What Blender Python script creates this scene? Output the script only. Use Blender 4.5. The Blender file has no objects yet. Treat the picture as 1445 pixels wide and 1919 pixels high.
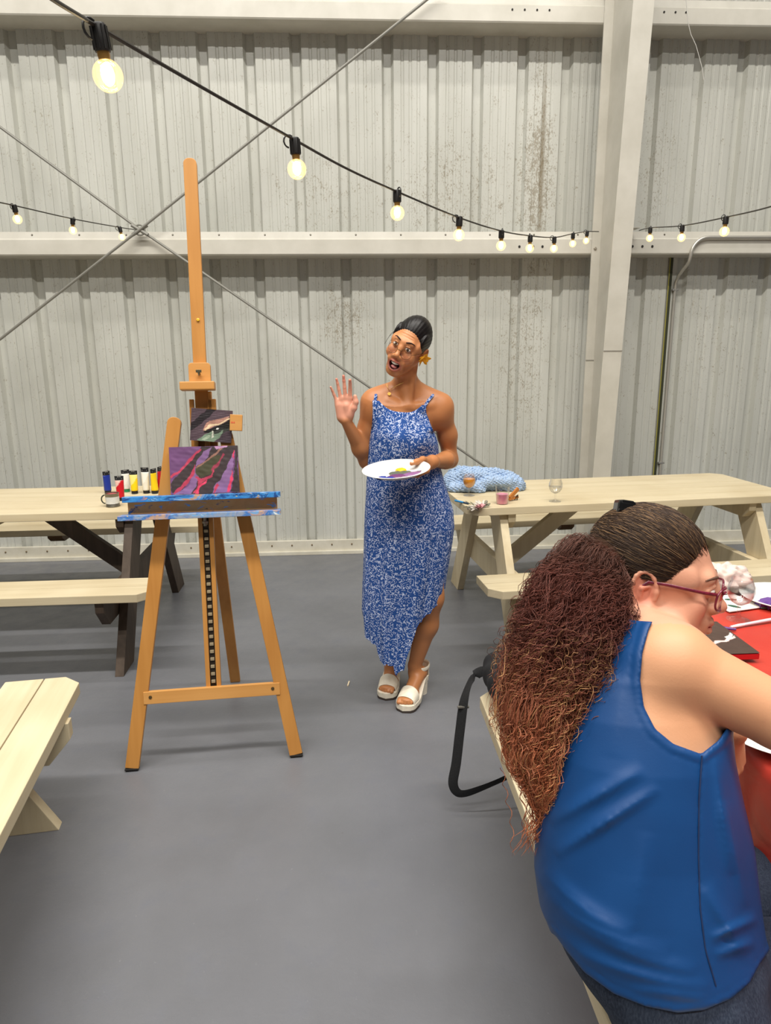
import bpy, bmesh, math, random
import numpy as np
from mathutils import Vector, Matrix
random.seed(7)
rng = np.random.default_rng(11)
SC = bpy.context.scene
COL = SC.collection
PI = math.pi

# ------------------------------------------------------------------ camera model (metres, Z up, wall along X)
FPX, CAMH = 1302.9, 1.5194
PITCH, YAW, ROLL = 0.22808, 0.05417, -0.00934
DW = 5.183                      # distance of the metal wall
_f = np.array([math.sin(YAW)*math.cos(PITCH), math.cos(YAW)*math.cos(PITCH), -math.sin(PITCH)])
_r = np.array([math.cos(YAW), -math.sin(YAW), 0.0])
_u = np.cross(_r, _f)
CRT = _r*math.cos(ROLL)+_u*math.sin(ROLL)
CUP = _u*math.cos(ROLL)-_r*math.sin(ROLL)
CFW = _f
CPOS = np.array([0, 0, CAMH])

def ray(px, py): return CFW+CRT*(px-722.5)/FPX-CUP*(py-959.5)/FPX
def at_z(px, py, Z):
    d = ray(px, py); return Vector(CPOS+d*((Z-CAMH)/d[2]))
def at_y(px, py, Y):
    d = ray(px, py); return Vector(CPOS+d*(Y/d[1]))
def at_d(px, py, t): return Vector(CPOS+ray(px, py)*t)

# ------------------------------------------------------------------ materials
def srgb(r, g, b):
    f = lambda c: (c/255/12.92) if c/255 <= .04045 else ((c/255+.055)/1.055)**2.4
    return (f(r), f(g), f(b), 1.0)

def new_mat(name):
    m = bpy.data.materials.new(name); m.use_nodes = True
    nt = m.node_tree; b = nt.nodes['Principled BSDF']
    return m, nt, b

def N(nt, kind, **kw):
    n = nt.nodes.new(kind)
    for k, v in kw.items():
        if k in n.inputs: n.inputs[k].default_value = v
        else: setattr(n, k, v)
    return n

def ramp(nt, fac, stops, interp='LINEAR'):
    r = nt.nodes.new('ShaderNodeValToRGB'); r.color_ramp.interpolation = interp
    e = r.color_ramp.elements
    while len(e) < len(stops): e.new(0.5)
    for i, (p, c) in enumerate(stops):
        e[i].position = p; e[i].color = c if len(c) == 4 else (*c, 1)
    nt.links.new(fac, r.inputs[0]); return r.outputs[0]

def mix(nt, fac, a, b, mode='MIX'):
    m = nt.nodes.new('ShaderNodeMix'); m.data_type = 'RGBA'; m.blend_type = mode
    for s, v in ((0, fac), (6, a), (7, b)):
        if hasattr(v, 'node'): nt.links.new(v, m.inputs[s])
        else: m.inputs[s].default_value = v
    return m.outputs[2]

def math_n(nt, op, a, b=None, c=None):
    m = nt.nodes.new('ShaderNodeMath'); m.operation = op
    for i, v in enumerate((a, b, c)):
        if v is None: continue
        if hasattr(v, 'node'): nt.links.new(v, m.inputs[i])
        else: m.inputs[i].default_value = v
    return m.outputs[0]

def coords(nt, out='Object', scale=(1, 1, 1), loc=(0, 0, 0), rot=(0, 0, 0)):
    t = nt.nodes.new('ShaderNodeTexCoord'); mp = nt.nodes.new('ShaderNodeMapping')
    mp.inputs['Scale'].default_value = scale; mp.inputs['Location'].default_value = loc; mp.inputs['Rotation'].default_value = rot
    nt.links.new(t.outputs[out], mp.inputs[0]); return mp.outputs[0]

def noise(nt, vec, scale, detail=3, rough=.5, dist=0.0):
    n = N(nt, 'ShaderNodeTexNoise'); n.inputs['Scale'].default_value = scale
    n.inputs['Detail'].default_value = detail; n.inputs['Roughness'].default_value = rough; n.inputs['Distortion'].default_value = dist
    nt.links.new(vec, n.inputs['Vector']); return n.outputs['Fac']

def bump(nt, b, h, strength=.3, dist=.01):
    n = nt.nodes.new('ShaderNodeBump'); n.inputs['Strength'].default_value = strength; n.inputs['Distance'].default_value = dist
    nt.links.new(h, n.inputs['Height']); nt.links.new(n.outputs[0], b.inputs['Normal'])

def plain(name, col, rough=.5, metal=0.0, spec=.5, **kw):
    m, nt, b = new_mat(name)
    b.inputs['Base Color'].default_value = col; b.inputs['Roughness'].default_value = rough
    b.inputs['Metallic'].default_value = metal; b.inputs['Specular IOR Level'].default_value = spec
    for k, v in kw.items(): b.inputs[k].default_value = v
    return m

def speckled(name, c1, c2, scale=40, rough=.5, bstr=.1, stretch=(1, 1, 1), detail=4):
    m, nt, b = new_mat(name)
    v = coords(nt, 'Object', stretch); f = noise(nt, v, scale, detail, .6)
    nt.links.new(ramp(nt, f, [(.3, c1), (.7, c2)]), b.inputs['Base Color'])
    b.inputs['Roughness'].default_value = rough
    if bstr: bump(nt, b, f, bstr, .004)
    return m

def wood(name, c1, c2, cknot, axis=0, scale=14, rough=.6, bstr=.15):
    m, nt, b = new_mat(name)
    s = [1, 1, 1]; s[axis] = .06
    v = coords(nt, 'Object', tuple(s)); f = noise(nt, v, scale*2.2, 5, .6, .4)
    base = ramp(nt, f, [(.3, c1), (.68, c2)])
    v2 = coords(nt, 'Object', (1, 1, 1)); f2 = noise(nt, v2, 2.5, 2, .5)
    base = mix(nt, ramp(nt, f2, [(.45, (0, 0, 0)), (.75, (.55, .55, .55))]), base, cknot)
    nt.links.new(base, b.inputs['Base Color'])
    b.inputs['Roughness'].default_value = rough; b.inputs['Specular IOR Level'].default_value = .35
    bump(nt, b, f, bstr, .003)
    return m

def attr_mat(name, rough=.5, attr='col', **kw):
    m, nt, b = new_mat(name)
    a = nt.nodes.new('ShaderNodeAttribute'); a.attribute_name = attr
    nt.links.new(a.outputs['Color'], b.inputs['Base Color'])
    b.inputs['Roughness'].default_value = rough
    for k, v in kw.items(): b.inputs[k].default_value = v
    return m, nt, b, a

def glass_mat(name, tint=(1, 1, 1, 1), clear=.82, rough=.02):
    """thin clear glass: mostly see-through with a glossy skin"""
    m = bpy.data.materials.new(name); m.use_nodes = True; nt = m.node_tree; nt.nodes.clear()
    o = nt.nodes.new('ShaderNodeOutputMaterial'); t = nt.nodes.new('ShaderNodeBsdfTransparent'); t.inputs[0].default_value = tint
    g = nt.nodes.new('ShaderNodeBsdfGlossy'); g.inputs['Roughness'].default_value = rough
    fr = nt.nodes.new('ShaderNodeLayerWeight'); fr.inputs[0].default_value = .35
    mx = nt.nodes.new('ShaderNodeMixShader')
    fac = math_n(nt, 'MULTIPLY_ADD', fr.outputs['Facing'], .5, (1-clear-.12)*.6)
    fac = math_n(nt, 'MAXIMUM', fac, .03)
    nt.links.new(fac, mx.inputs[0]); nt.links.new(t.outputs[0], mx.inputs[1]); nt.links.new(g.outputs[0], mx.inputs[2])
    nt.links.new(mx.outputs[0], o.inputs[0]); return m

# ------------------------------------------------------------------ object helpers
def tag(o, label=None, cat=None, group=None, kind=None):
    if label: o['label'] = label
    if cat: o['category'] = cat
    if group: o['group'] = group
    if kind: o['kind'] = kind
    return o

def empty(name, loc=(0, 0, 0), rz=0.0, label=None, cat=None, group=None, rot=None):
    o = bpy.data.objects.new(name, None); COL.objects.link(o); o.empty_display_size = .05
    o.location = loc; o.rotation_euler = rot if rot else (0, 0, rz)
    return tag(o, label, cat, group)

def link_mesh(name, me, mat, parent=None, smooth=False):
    if mat is not None:
        for mm in (mat if isinstance(mat, (list, tuple)) else [mat]): me.materials.append(mm)
    o = bpy.data.objects.new(name, me); COL.objects.link(o)
    if parent is not None: o.parent = parent
    if smooth: me.polygons.foreach_set('use_smooth', [True]*len(me.polygons))
    return o

def arrays_mesh(name, V, F):
    V = np.asarray(V, np.float32); me = bpy.data.meshes.new(name)
    if isinstance(F, np.ndarray):
        n, k = F.shape
        me.vertices.add(len(V)); me.vertices.foreach_set('co', V.ravel())
        me.loops.add(n*k); me.loops.foreach_set('vertex_index', F.astype(np.int32).ravel())
        me.polygons.add(n); me.polygons.foreach_set('loop_start', np.arange(0, n*k, k, dtype=np.int32))
        me.update(calc_edges=True); me.validate()
    else:
        me.from_pydata(V.tolist(), [], F); me.update()
    return me

def vcol(me, C, name='col'):
    a = me.color_attributes.new(name, 'FLOAT_COLOR', 'POINT')
    C = np.asarray(C, np.float32)
    if C.shape[1] == 3: C = np.concatenate([C, np.ones((len(C), 1), np.float32)], 1)
    a.data.foreach_set('color', C.ravel())

class MB:
    """collects shapes, then links them as ONE mesh object"""
    def __init__(s): s.bm = bmesh.new()
    def box(s, c, size, M=None, bev=0.0):
        T = Matrix.Translation(c) @ Matrix.Diagonal((*size, 1))
        if M is not None: T = M @ T
        r = bmesh.ops.create_cube(s.bm, size=1.0, matrix=T)
        if bev:
            es = list({e for v in r['verts'] for e in v.link_edges})
            bmesh.ops.bevel(s.bm, geom=es, offset=bev, segments=2, affect='EDGES', profile=.6)
        return s
    def bar(s, a, b, w, h, up=(0, 0, 1), bev=0.0):
        """rectangular bar from a to b; w across, h along 'up'"""
        a, b = Vector(a), Vector(b); d = (b-a); L = d.length; x = d.normalized(); u = Vector(up)
        y = u.cross(x).normalized(); z = x.cross(y)
        M = Matrix(((x.x, y.x, z.x, 0), (x.y, y.y, z.y, 0), (x.z, y.z, z.z, 0), (0, 0, 0, 1)))
        M = Matrix.Translation((a+b)/2) @ M
        return s.box((0, 0, 0), (L, w, h), M, bev)
    def prism(s, pts, h, M=None, bev=0.0):
        """closed outline pts (x,y) extruded 0..h along local z"""
        M = M or Matrix.Identity(4)
        vs = [s.bm.verts.new(M @ Vector((x, y, 0))) for x, y in pts]
        f = s.bm.faces.new(vs)
        r = bmesh.ops.extrude_face_region(s.bm, geom=[f])
        nv = [g for g in r['geom'] if isinstance(g, bmesh.types.BMVert)]
        d = (M.to_3x3() @ Vector((0, 0, h)))
        for v in nv: v.co += d
        if bev:
            es = list({e for v in vs+nv for e in v.link_edges})
            bmesh.ops.bevel(s.bm, geom=es, offset=bev, segments=2, affect='EDGES', profile=.6)
        return s
    def tube(s, pts, r, n=8, cap=True, closed=False, flat=None):
        pts = [Vector(p) for p in pts]; k = len(pts); rings = []
        rr = r if isinstance(r, (list, tuple)) else [r]*k
        t0 = (pts[1]-pts[0]).normalized(); u = t0.orthogonal().normalized()
        if flat is not None: u = (Vector(flat[0])-t0*t0.dot(Vector(flat[0]))).normalized()
        for i in range(k):
            if closed: t = (pts[(i+1) % k]-pts[i-1]).normalized()
            else: t = (pts[min(i+1, k-1)]-pts[max(i-1, 0)]).normalized()
            if flat is not None: u = Vector(flat[0])
            u = (u-t*u.dot(t)); u = u.normalized() if u.length > 1e-9 else t.orthogonal().normalized()
            v = t.cross(u); fx = 1 if flat is None else flat[1]
            rings.append([s.bm.verts.new(pts[i]+(u*math.cos(a)*rr[i]+v*math.sin(a)*rr[i]*fx)) for a in [2*PI*j/n for j in range(n)]])
        for i in range(k if closed else k-1):
            A, B = rings[i], rings[(i+1) % k]
            for j in range(n): s.bm.faces.new((A[j], A[(j+1) % n], B[(j+1) % n], B[j]))
        if cap and not closed:
            s.bm.faces.new(rings[0][::-1]); s.bm.faces.new(rings[-1])
        return s
    def lathe(s, prof, n=24, M=None, cap=True):
        """profile [(r,z)] turned about z"""
        M = M or Matrix.Identity(4); rings = []
        for r, z in prof:
            if r < 1e-6: rings.append([s.bm.verts.new(M @ Vector((0, 0, z)))])
            else: rings.append([s.bm.verts.new(M @ Vector((r*math.cos(2*PI*j/n), r*math.sin(2*PI*j/n), z))) for j in range(n)])
        for A, B in zip(rings, rings[1:]):
            for j in range(n):
                a0, a1 = A[j % len(A)], A[(j+1) % len(A)]; b0, b1 = B[j % len(B)], B[(j+1) % len(B)]
                vs = []
                for q in (a0, a1, b1, b0):
                    if q not in vs: vs.append(q)
                if len(vs) > 2: s.bm.faces.new(vs)
        if cap:
            for R, rev in ((rings[0], True), (rings[-1], False)):
                if len(R) > 2: s.bm.faces.new(R[::-1] if rev else R)
        return s
    def ball(s, c, r, M=None, u=16, v=10):
        rr = r if isinstance(r, (tuple, list)) else (r, r, r)
        T = Matrix.Translation(c) @ (M or Matrix.Identity(4)) @ Matrix.Diagonal((*rr, 1))
        bmesh.ops.create_uvsphere(s.bm, u_segments=u, v_segments=v, radius=1.0, matrix=T); return s
    def grid(s, P):
        """P: rows x cols of points"""
        V = [[s.bm.verts.new(p) for p in row] for row in P]
        for i in range(len(V)-1):
            for j in range(len(V[0])-1): s.bm.faces.new((V[i][j], V[i][j+1], V[i+1][j+1], V[i+1][j]))
        return s
    def build(s, name, mat, parent=None, smooth=False, solid=0.0):
        bmesh.ops.recalc_face_normals(s.bm, faces=s.bm.faces)
        if solid: bmesh.ops.solidify(s.bm, geom=s.bm.faces[:], thickness=solid)
        me = bpy.data.meshes.new(name); s.bm.to_mesh(me); s.bm.free()
        o = link_mesh(name, me, mat, parent, smooth)
        if smooth: me.set_sharp_from_angle(angle=math.radians(40))
        return o

def copy_tree(o, parent=None):
    c = o.copy(); COL.objects.link(c)
    if parent is not None: c.parent = parent
    for ch in list(o.children): copy_tree(ch, c)
    return c

def frame(origin, x, y, z):
    x, y, z, o = Vector(x), Vector(y), Vector(z), Vector(origin)
    return Matrix(((x.x, y.x, z.x, o.x), (x.y, y.y, z.y, o.y), (x.z, y.z, z.z, o.z), (0, 0, 0, 1)))
# ================================================================== THE SETTING
def wall_material():
    m, nt, b = new_mat('painted_metal_sheet')
    t = nt.nodes.new('ShaderNodeTexCoord'); obj = t.outputs['Object']
    n1 = noise(nt, coords(nt, 'Object', (1, 1, .25)), 3.0, 4, .6)
    base = ramp(nt, n1, [(.3, srgb(184, 184, 175)), (.7, srgb(200, 200, 192))])
    # long faint dirt streaks
    st = noise(nt, coords(nt, 'Object', (22, 22, .5)), 1.6, 4, .65)
    base = mix(nt, ramp(nt, st, [(.55, (0, 0, 0)), (.8, (.22, .22, .22))]), base, srgb(150, 146, 130))
    # brown mould specks, in patches
    sp = noise(nt, coords(nt, 'Object', (1, 1, .7)), 105, 3, .7)
    sp2 = noise(nt, coords(nt, 'Object', (1, 1, .7)), 24, 3, .7)
    sep = nt.nodes.new('ShaderNodeSeparateXYZ'); nt.links.new(obj, sep.inputs[0])
    def patch(cx, cz, rx, rz, amp):
        dx = math_n(nt, 'MULTIPLY', math_n(nt, 'SUBTRACT', sep.outputs['X'], cx), 1/rx)
        dz = math_n(nt, 'MULTIPLY', math_n(nt, 'SUBTRACT', sep.outputs['Z'], cz), 1/rz)
        d = math_n(nt, 'ADD', math_n(nt, 'POWER', dx, 2.0), math_n(nt, 'POWER', dz, 2.0))
        return math_n(nt, 'MULTIPLY', math_n(nt, 'MAXIMUM', math_n(nt, 'SUBTRACT', 1.0, d), 0.0), amp)
    pm = None
    for a in ((1.36, 2.62, .16, .75, 1.0), (1.36, 3.15, .10, .5, .6), (.75, 2.55, .6, .55, .5), (.0, 1.72, .22, .3, .75), (1.3, 1.5, .25, .7, .55), (-.1, 2.5, .5, .4, .35), (2.2, 2.7, .18, .6, .35), (2.8, 1.6, .5, .5, .2)):
        p = patch(*a); pm = p if pm is None else math_n(nt, 'MAXIMUM', pm, p)
    thr = math_n(nt, 'ADD', math_n(nt, 'MULTIPLY', sp, .75), math_n(nt, 'MULTIPLY', sp2, .45))
    thr = math_n(nt, 'ADD', thr, math_n(nt, 'MULTIPLY', pm, .16))
    fac = ramp(nt, thr, [(.70, (0, 0, 0)), (.80, (.6, .6, .6))])
    base = mix(nt, fac, base, srgb(122, 106, 78))
    # rusty run under the girt beside the column
    run = patch(1.392, 2.75, .022, .85, 1.0)
    rn = noise(nt, coords(nt, 'Object', (30, 30, 3)), 4, 4, .7)
    base = mix(nt, math_n(nt, 'MULTIPLY', math_n(nt, 'MULTIPLY', run, rn), 1.25), base, srgb(112, 96, 66))
    nt.links.new(base, b.inputs['Base Color'])
    b.inputs['Roughness'].default_value = .32; b.inputs['Specular IOR Level'].default_value = .5
    bump(nt, b, noise(nt, coords(nt, 'Object', (1, 1, .3)), 6, 2, .5), .25, .01)
    return m

M_WALL = wall_material()
M_STEEL = speckled('painted_steel', srgb(194, 190, 178), srgb(208, 204, 193), 5, .42, .04)
M_TRIM = speckled('painted_trim', srgb(196, 190, 172), srgb(212, 207, 192), 9, .5, .05)

def make_wall():
    x0, x1 = -7.0, 8.0; pitch = .3048; org = -3.0299
    prof = []
    k0 = int(math.floor((x0-org)/pitch)); k1 = int(math.ceil((x1-org)/pitch))
    for k in range(k0, k1):
        X = org+k*pitch
        # ribs run away from the room; between them two shallow stiffeners
        for dx, dy in ((-.040, 0), (-.024, .038), (.024, .038), (.040, 0)): prof.append((X+dx, dy))
        for c in (.098, .1524, .207):
            for dx, dy in ((-.012, 0), (-.006, .0045), (.006, .0045), (.012, 0)): prof.append((X+c+dx, dy))
    zs = [0.0, 6.2]
    V = []; F = []
    for x, dy in prof:
        for z in zs: V.append((x, DW+dy, z))
    for i in range(len(prof)-1):
        a = i*2; F.append((a, a+1, a+3, a+2))
    # back skin so the sheet has thickness
    n = len(V)
    for x, dy in prof:
        for z in zs: V.append((x, DW+dy+.003, z))
    for i in range(len(prof)-1):
        a = n+i*2; F.append((a, a+2, a+3, a+1))
    me = arrays_mesh('wall_back', V, F)
    tag(link_mesh('wall_back', me, M_WALL), kind='structure')
make_wall()

def floor_material():
    m, nt, b = new_mat('grey_floor_paint')
    v = coords(nt, 'Object')
    n1 = noise(nt, v, 1.1, 5, .6); n2 = noise(nt, v, 55, 4, .7); n3 = noise(nt, v, 9, 4, .6)
    base = ramp(nt, n1, [(.3, srgb(98, 99, 103)), (.7, srgb(112, 113, 118))])
    base = mix(nt, ramp(nt, n3, [(.55, (0, 0, 0)), (.8, (.35, .35, .35))]), base, srgb(96, 99, 110))
    base = mix(nt, ramp(nt, n2, [(.66, (0, 0, 0)), (.76, (.5, .5, .5))]), base, srgb(136, 137, 138))
    base = mix(nt, ramp(nt, noise(nt, v, 16, 5, .75), [(.68, (0, 0, 0)), (.74, (.6, .6, .6))]), base, srgb(78, 77, 75))
    nt.links.new(base, b.inputs['Base Color'])
    nt.links.new(ramp(nt, n3, [(.3, (.30, .30, .30)), (.7, (.46, .46, .46))]), b.inputs['Roughness'])
    b.inputs['Specular IOR Level'].default_value = .45
    bump(nt, b, math_n(nt, 'ADD', n2, math_n(nt, 'MULTIPLY', n3, 2.0)), .22, .004)
    return m
M_FLOOR = floor_material()
mb = MB(); mb.box((.5, 0.6, -.05), (15, 9.17, .1)); tag(mb.build('floor', M_FLOOR), kind='structure')

# girts: cold-formed rails that run along the wall
def girt(name, z):
    m = MB(); y0 = DW-.19
    prof = [(y0, z), (y0-.006, z+.008), (y0-.006, z+.098), (y0+.004, z+.108), (y0+.012, z+.150), (y0+.03, z+.152), (y0+.03, z+.146),
            (y0+.018, z+.144), (y0+.010, z+.108), (y0+.002, z+.100), (y0+.002, z+.010), (DW+.036, z+.010), (DW+.036, z)]
    T = Matrix(((0, 0, 1, -7), (1, 0, 0, 0), (0, 1, 0, 0), (0, 0, 0, 1)))
    m.prism(prof, 15.0, T)
    return tag(m.build(name, M_STEEL), kind='structure')
g1 = girt('trim_1', 2.153); g2 = girt('trim_2', 3.557); girt('trim_6', 4.96)
M_HOLE = plain('punched_hole', srgb(38, 36, 33), .8)
def bolt_holes(parent, z, xs, r=.008):
    m = MB()
    for x in xs:
        m.lathe([(r, 0), (r, .003), (r*.5, .004)], 10, frame((x, DW-.197+(.0 if z % 1 else 0), z), (1, 0, 0), (0, 0, 1), (0, -1, 0)))
    return m.build('bolt_hole', M_HOLE, parent)
bolt_holes(g1, 2.205, [1.205, 1.30, 1.365, 1.995, 2.065, 2.135])
bolt_holes(g2, 3.63, [1.11, 1.19, 1.27, 1.35, 2.10, 2.175, 2.245], .006)
m = MB()
for i in range(-12, 18):
    m.lathe([(.006, 0), (.006, .004), (.003, .007)], 8, frame((-3.0299+.3048*i+.07, DW-.18, 2.283), (1, 0, 0), (0, .26, .97), (0, -.97, .26)))
m.build('screw_head', plain('screw_zinc', srgb(120, 116, 106), .4, .6), g1)

m = MB(); m.box((.5, DW-.014, .055), (15, .024, .11), bev=.004); m.box((.5, DW-.024, .014), (15, .045, .028), bev=.003)
bb = tag(m.build('baseboard_back', M_TRIM), kind='structure')
m = MB()
for i in range(-16, 22):
    m.lathe([(.006, 0), (.006, .004), (.003, .007)], 8, frame((-3.0299+.3048*i*.5, DW-.026, .075), (1, 0, 0), (0, 0, 1), (0, -1, 0)))
m.build('screw_head', plain('screw_rust', srgb(112, 92, 64), .6, .3), bb)

# tapered I-section column
def column():
    xc = 1.768; w = .126
    yi = lambda z: 4.745-.071*z       # inner flange
    yo = DW-.205
    m = MB()
    H0, H1 = 0.0, 6.2
    # inner flange
    m.bar((xc, yi(H0), H0), (xc, yi(H1), H1), w, .012, up=(0, -1, 0), bev=.001)
    m.bar((xc, yo, H0), (xc, yo, H1), w, .012, up=(0, -1, 0), bev=.001)
    V = [(yi(H0), H0), (yo, H0), (yo, H1), (yi(H1), H1)]
    T = Matrix(((0, 0, 1, xc-.004), (1, 0, 0, 0), (0, 1, 0, 0), (0, 0, 0, 1)))
    m.prism(V, .008, T)
    m.box((xc, 4.86, .008), (.2, .42, .016))
    c = tag(m.build('trim_3', M_STEEL), kind='structure')
    # weld seams round the column, thin strips of a darker grey
    s = MB(); z = 1.505
    s.box((xc, yi(z)-.0075, z), (w, .003, .006)); s.box((xc, yo-.0075, 1.44), (w, .003, .006))
    s.build('weld_seam', plain('seam_grey', srgb(150, 146, 136), .6), c)
    s = MB()
    for z, dx in ((2.19, -.04), (2.19, .04)):
        s.lathe([(.011, 0), (.011, .006), (.007, .009)], 6, frame((xc+dx, yo-.006, z), (1, 0, 0), (0, 0, 1), (0, -1, 0)))
    s.build('bolt', plain('bolt_steel', srgb(168, 160, 146), .5, .4), c)
    # bracket where the girt lands on the column
    s = MB(); s.box((xc+.13, yo-.05, 2.31), (.20, .10, .004)); s.bar((xc+.05, yo-.12, 2.27), (xc+.20, yo+.0, 2.31), .03, .004)
    s.build('girt_bracket', M_STEEL, c)
column()

# conduit with its vertical drop and the yellow-green cable behind it
Yc = DW-.215
cd = empty('conduit', (0, 0, 0), 0, 'grey metal conduit bent down from the wall rail', 'pipe')
pts = [(5.5, Yc, 2.262), (2.52, Yc, 2.262)]
for i in range(1, 9):
    a = PI/2+i*PI/16; pts.append((2.52+.115*math.cos(a), Yc, 2.147+.115*math.sin(a)))
pts += [(2.405, Yc+.02, 2.10), (2.405, DW-.06, 2.03), (2.405, DW-.02, 1.98), (2.405, DW-.014, 1.9), (2.405, DW-.014, .05)]
m = MB(); m.tube(pts, .0115, 12); m.build('pipe', plain('galvanised', srgb(196, 192, 182), .35, .55), cd, True)
_mc = plain('clip_zinc', srgb(170, 168, 162), .35, .6)
for z in (1.93, .66):
    m = MB(); m.box((2.405, DW-.016, z), (.045, .022, .014), bev=.003); m.lathe([(.006, 0), (.005, .006)], 8, frame((2.424, DW-.024, z), (1, 0, 0), (0, 0, 1), (0, -1, 0)))
    m.build('pipe_clip', _mc, cd)
cb = empty('cable', (0, 0, 0), 0, 'dark cable with yellow green edge running down beside the grey conduit', 'cable')
m = MB(); m.bar((2.365, DW-.010, 2.30), (2.365, DW-.010, .03), .022, .014, up=(0, -1, 0), bev=.002); m.build('dark_strip', plain('cable_dark', srgb(52, 54, 34), .6), cb)
m = MB(); m.tube([(2.352, DW-.018, 2.30), (2.352, DW-.018, .03)], .004, 8); m.build('core', plain('cable_yellow', srgb(150, 142, 62), .5), cb)

# X-brace rods with a ring where they cross
M_ROD = plain('brace_rod_paint', srgb(132, 130, 122), .5, .1)
YB = DW-.235
X1a, X1b = at_y(-150, 128, YB), at_y(935, 892, YB)
X2a, X2b = at_y(830, -22, YB), at_y(-150, 756, YB)
X1m, X2m = at_y(262, 430, YB), at_y(262, 430, YB-.022)
def rod(name, a, m_, b, label):
    o = MB(); o.tube([a, m_, b], .0085, 8)
    return tag(o.build(name, M_ROD, smooth=True), label, 'brace rod', 'crossed brace rods on the metal wall')
rod('brace_rod', X1a, X1m, X1b, 'thin steel brace rod sloping from upper left down behind the standing woman')
X2a.y -= .022; X2b.y -= .022
rod('brace_rod', X2a, X2m, X2b, 'thin steel brace rod rising from the low left edge to the top centre')
m = MB()
c = at_y(262, 431, YB-.011)
m.tube([c+Vector((.032*math.cos(a), 0, .032*math.sin(a))) for a in [2*PI*i/20 for i in range(20)]], .006, 8, closed=True)
m.tube([c+Vector((-.05, 0, .03)), c+Vector((.05, 0, -.03))], .012, 8); m.tube([c+Vector((.05, 0, .03)), c+Vector((-.05, 0, -.03))], .012, 8)
tag(m.build('brace_ring', M_ROD, smooth=True), 'steel ring clamping the brace rods where they cross', 'ring')
# fine wire dangling from above, top right
m = MB(); pts = [at_y(x, y, 4.9) for x, y in ((1284, -60), (1286, 0), (1289, 40), (1295, 65), (1304, 84), (1310, 105), (1316, 128), (1319, 150))]
m.tube(pts, .0022, 6); tag(m.build('loose_wire', plain('wire_white', srgb(205, 203, 196), .5), smooth=True), 'thin pale wire dangling beside the top of the column', 'wire')
# a chip of wood lying on the floor
p = at_z(653, 1281, .003); m = MB(); m.bar(p+Vector((-.003, -.022, 0)), p+Vector((.004, .022, 0)), .006, .005)
tag(m.build('wood_splinter', plain('splinter_wood', srgb(226, 208, 176), .7)), 'small pale wood splinter lying on the grey floor', 'splinter')
# ================================================================== PICNIC TABLES
CREAM = (srgb(200, 185, 152), srgb(213, 199, 168), srgb(184, 165, 128))
M_TOPX = wood('cream_stained_board', *CREAM, axis=0, scale=12)
M_CREAM = wood('cream_stained_leg', srgb(204, 188, 154), srgb(220, 206, 174), srgb(186, 168, 134), axis=2, scale=12)
M_DARK = wood('dark_stained_leg', srgb(70, 58, 48), srgb(92, 78, 66), srgb(48, 38, 30), axis=2, scale=12)
M_CLEAT = wood('brown_stained_cleat', srgb(108, 78, 46), srgb(132, 100, 64), srgb(84, 58, 34), axis=1, scale=12)
M_SCREW = plain('screw_steel', srgb(132, 122, 106), .4, .6)

def board(L, W, T, ch_l=0.0, ch_r=0.0, side=0):
    """flat board outline, optionally with clipped outer corners on one long side"""
    h, w = L/2, W/2
    if side == 0: return [(-h, -w), (h, -w), (h, w), (-h, w)]
    c = .055
    if side < 0: return [(-h, -w+c), (-h+c, -w), (h-c, -w), (h, -w+c), (h, w), (-h, w)]
    return [(-h, -w), (h, -w), (h, w-c), (h-c, w), (-h+c, w), (-h, w-c)]

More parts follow.
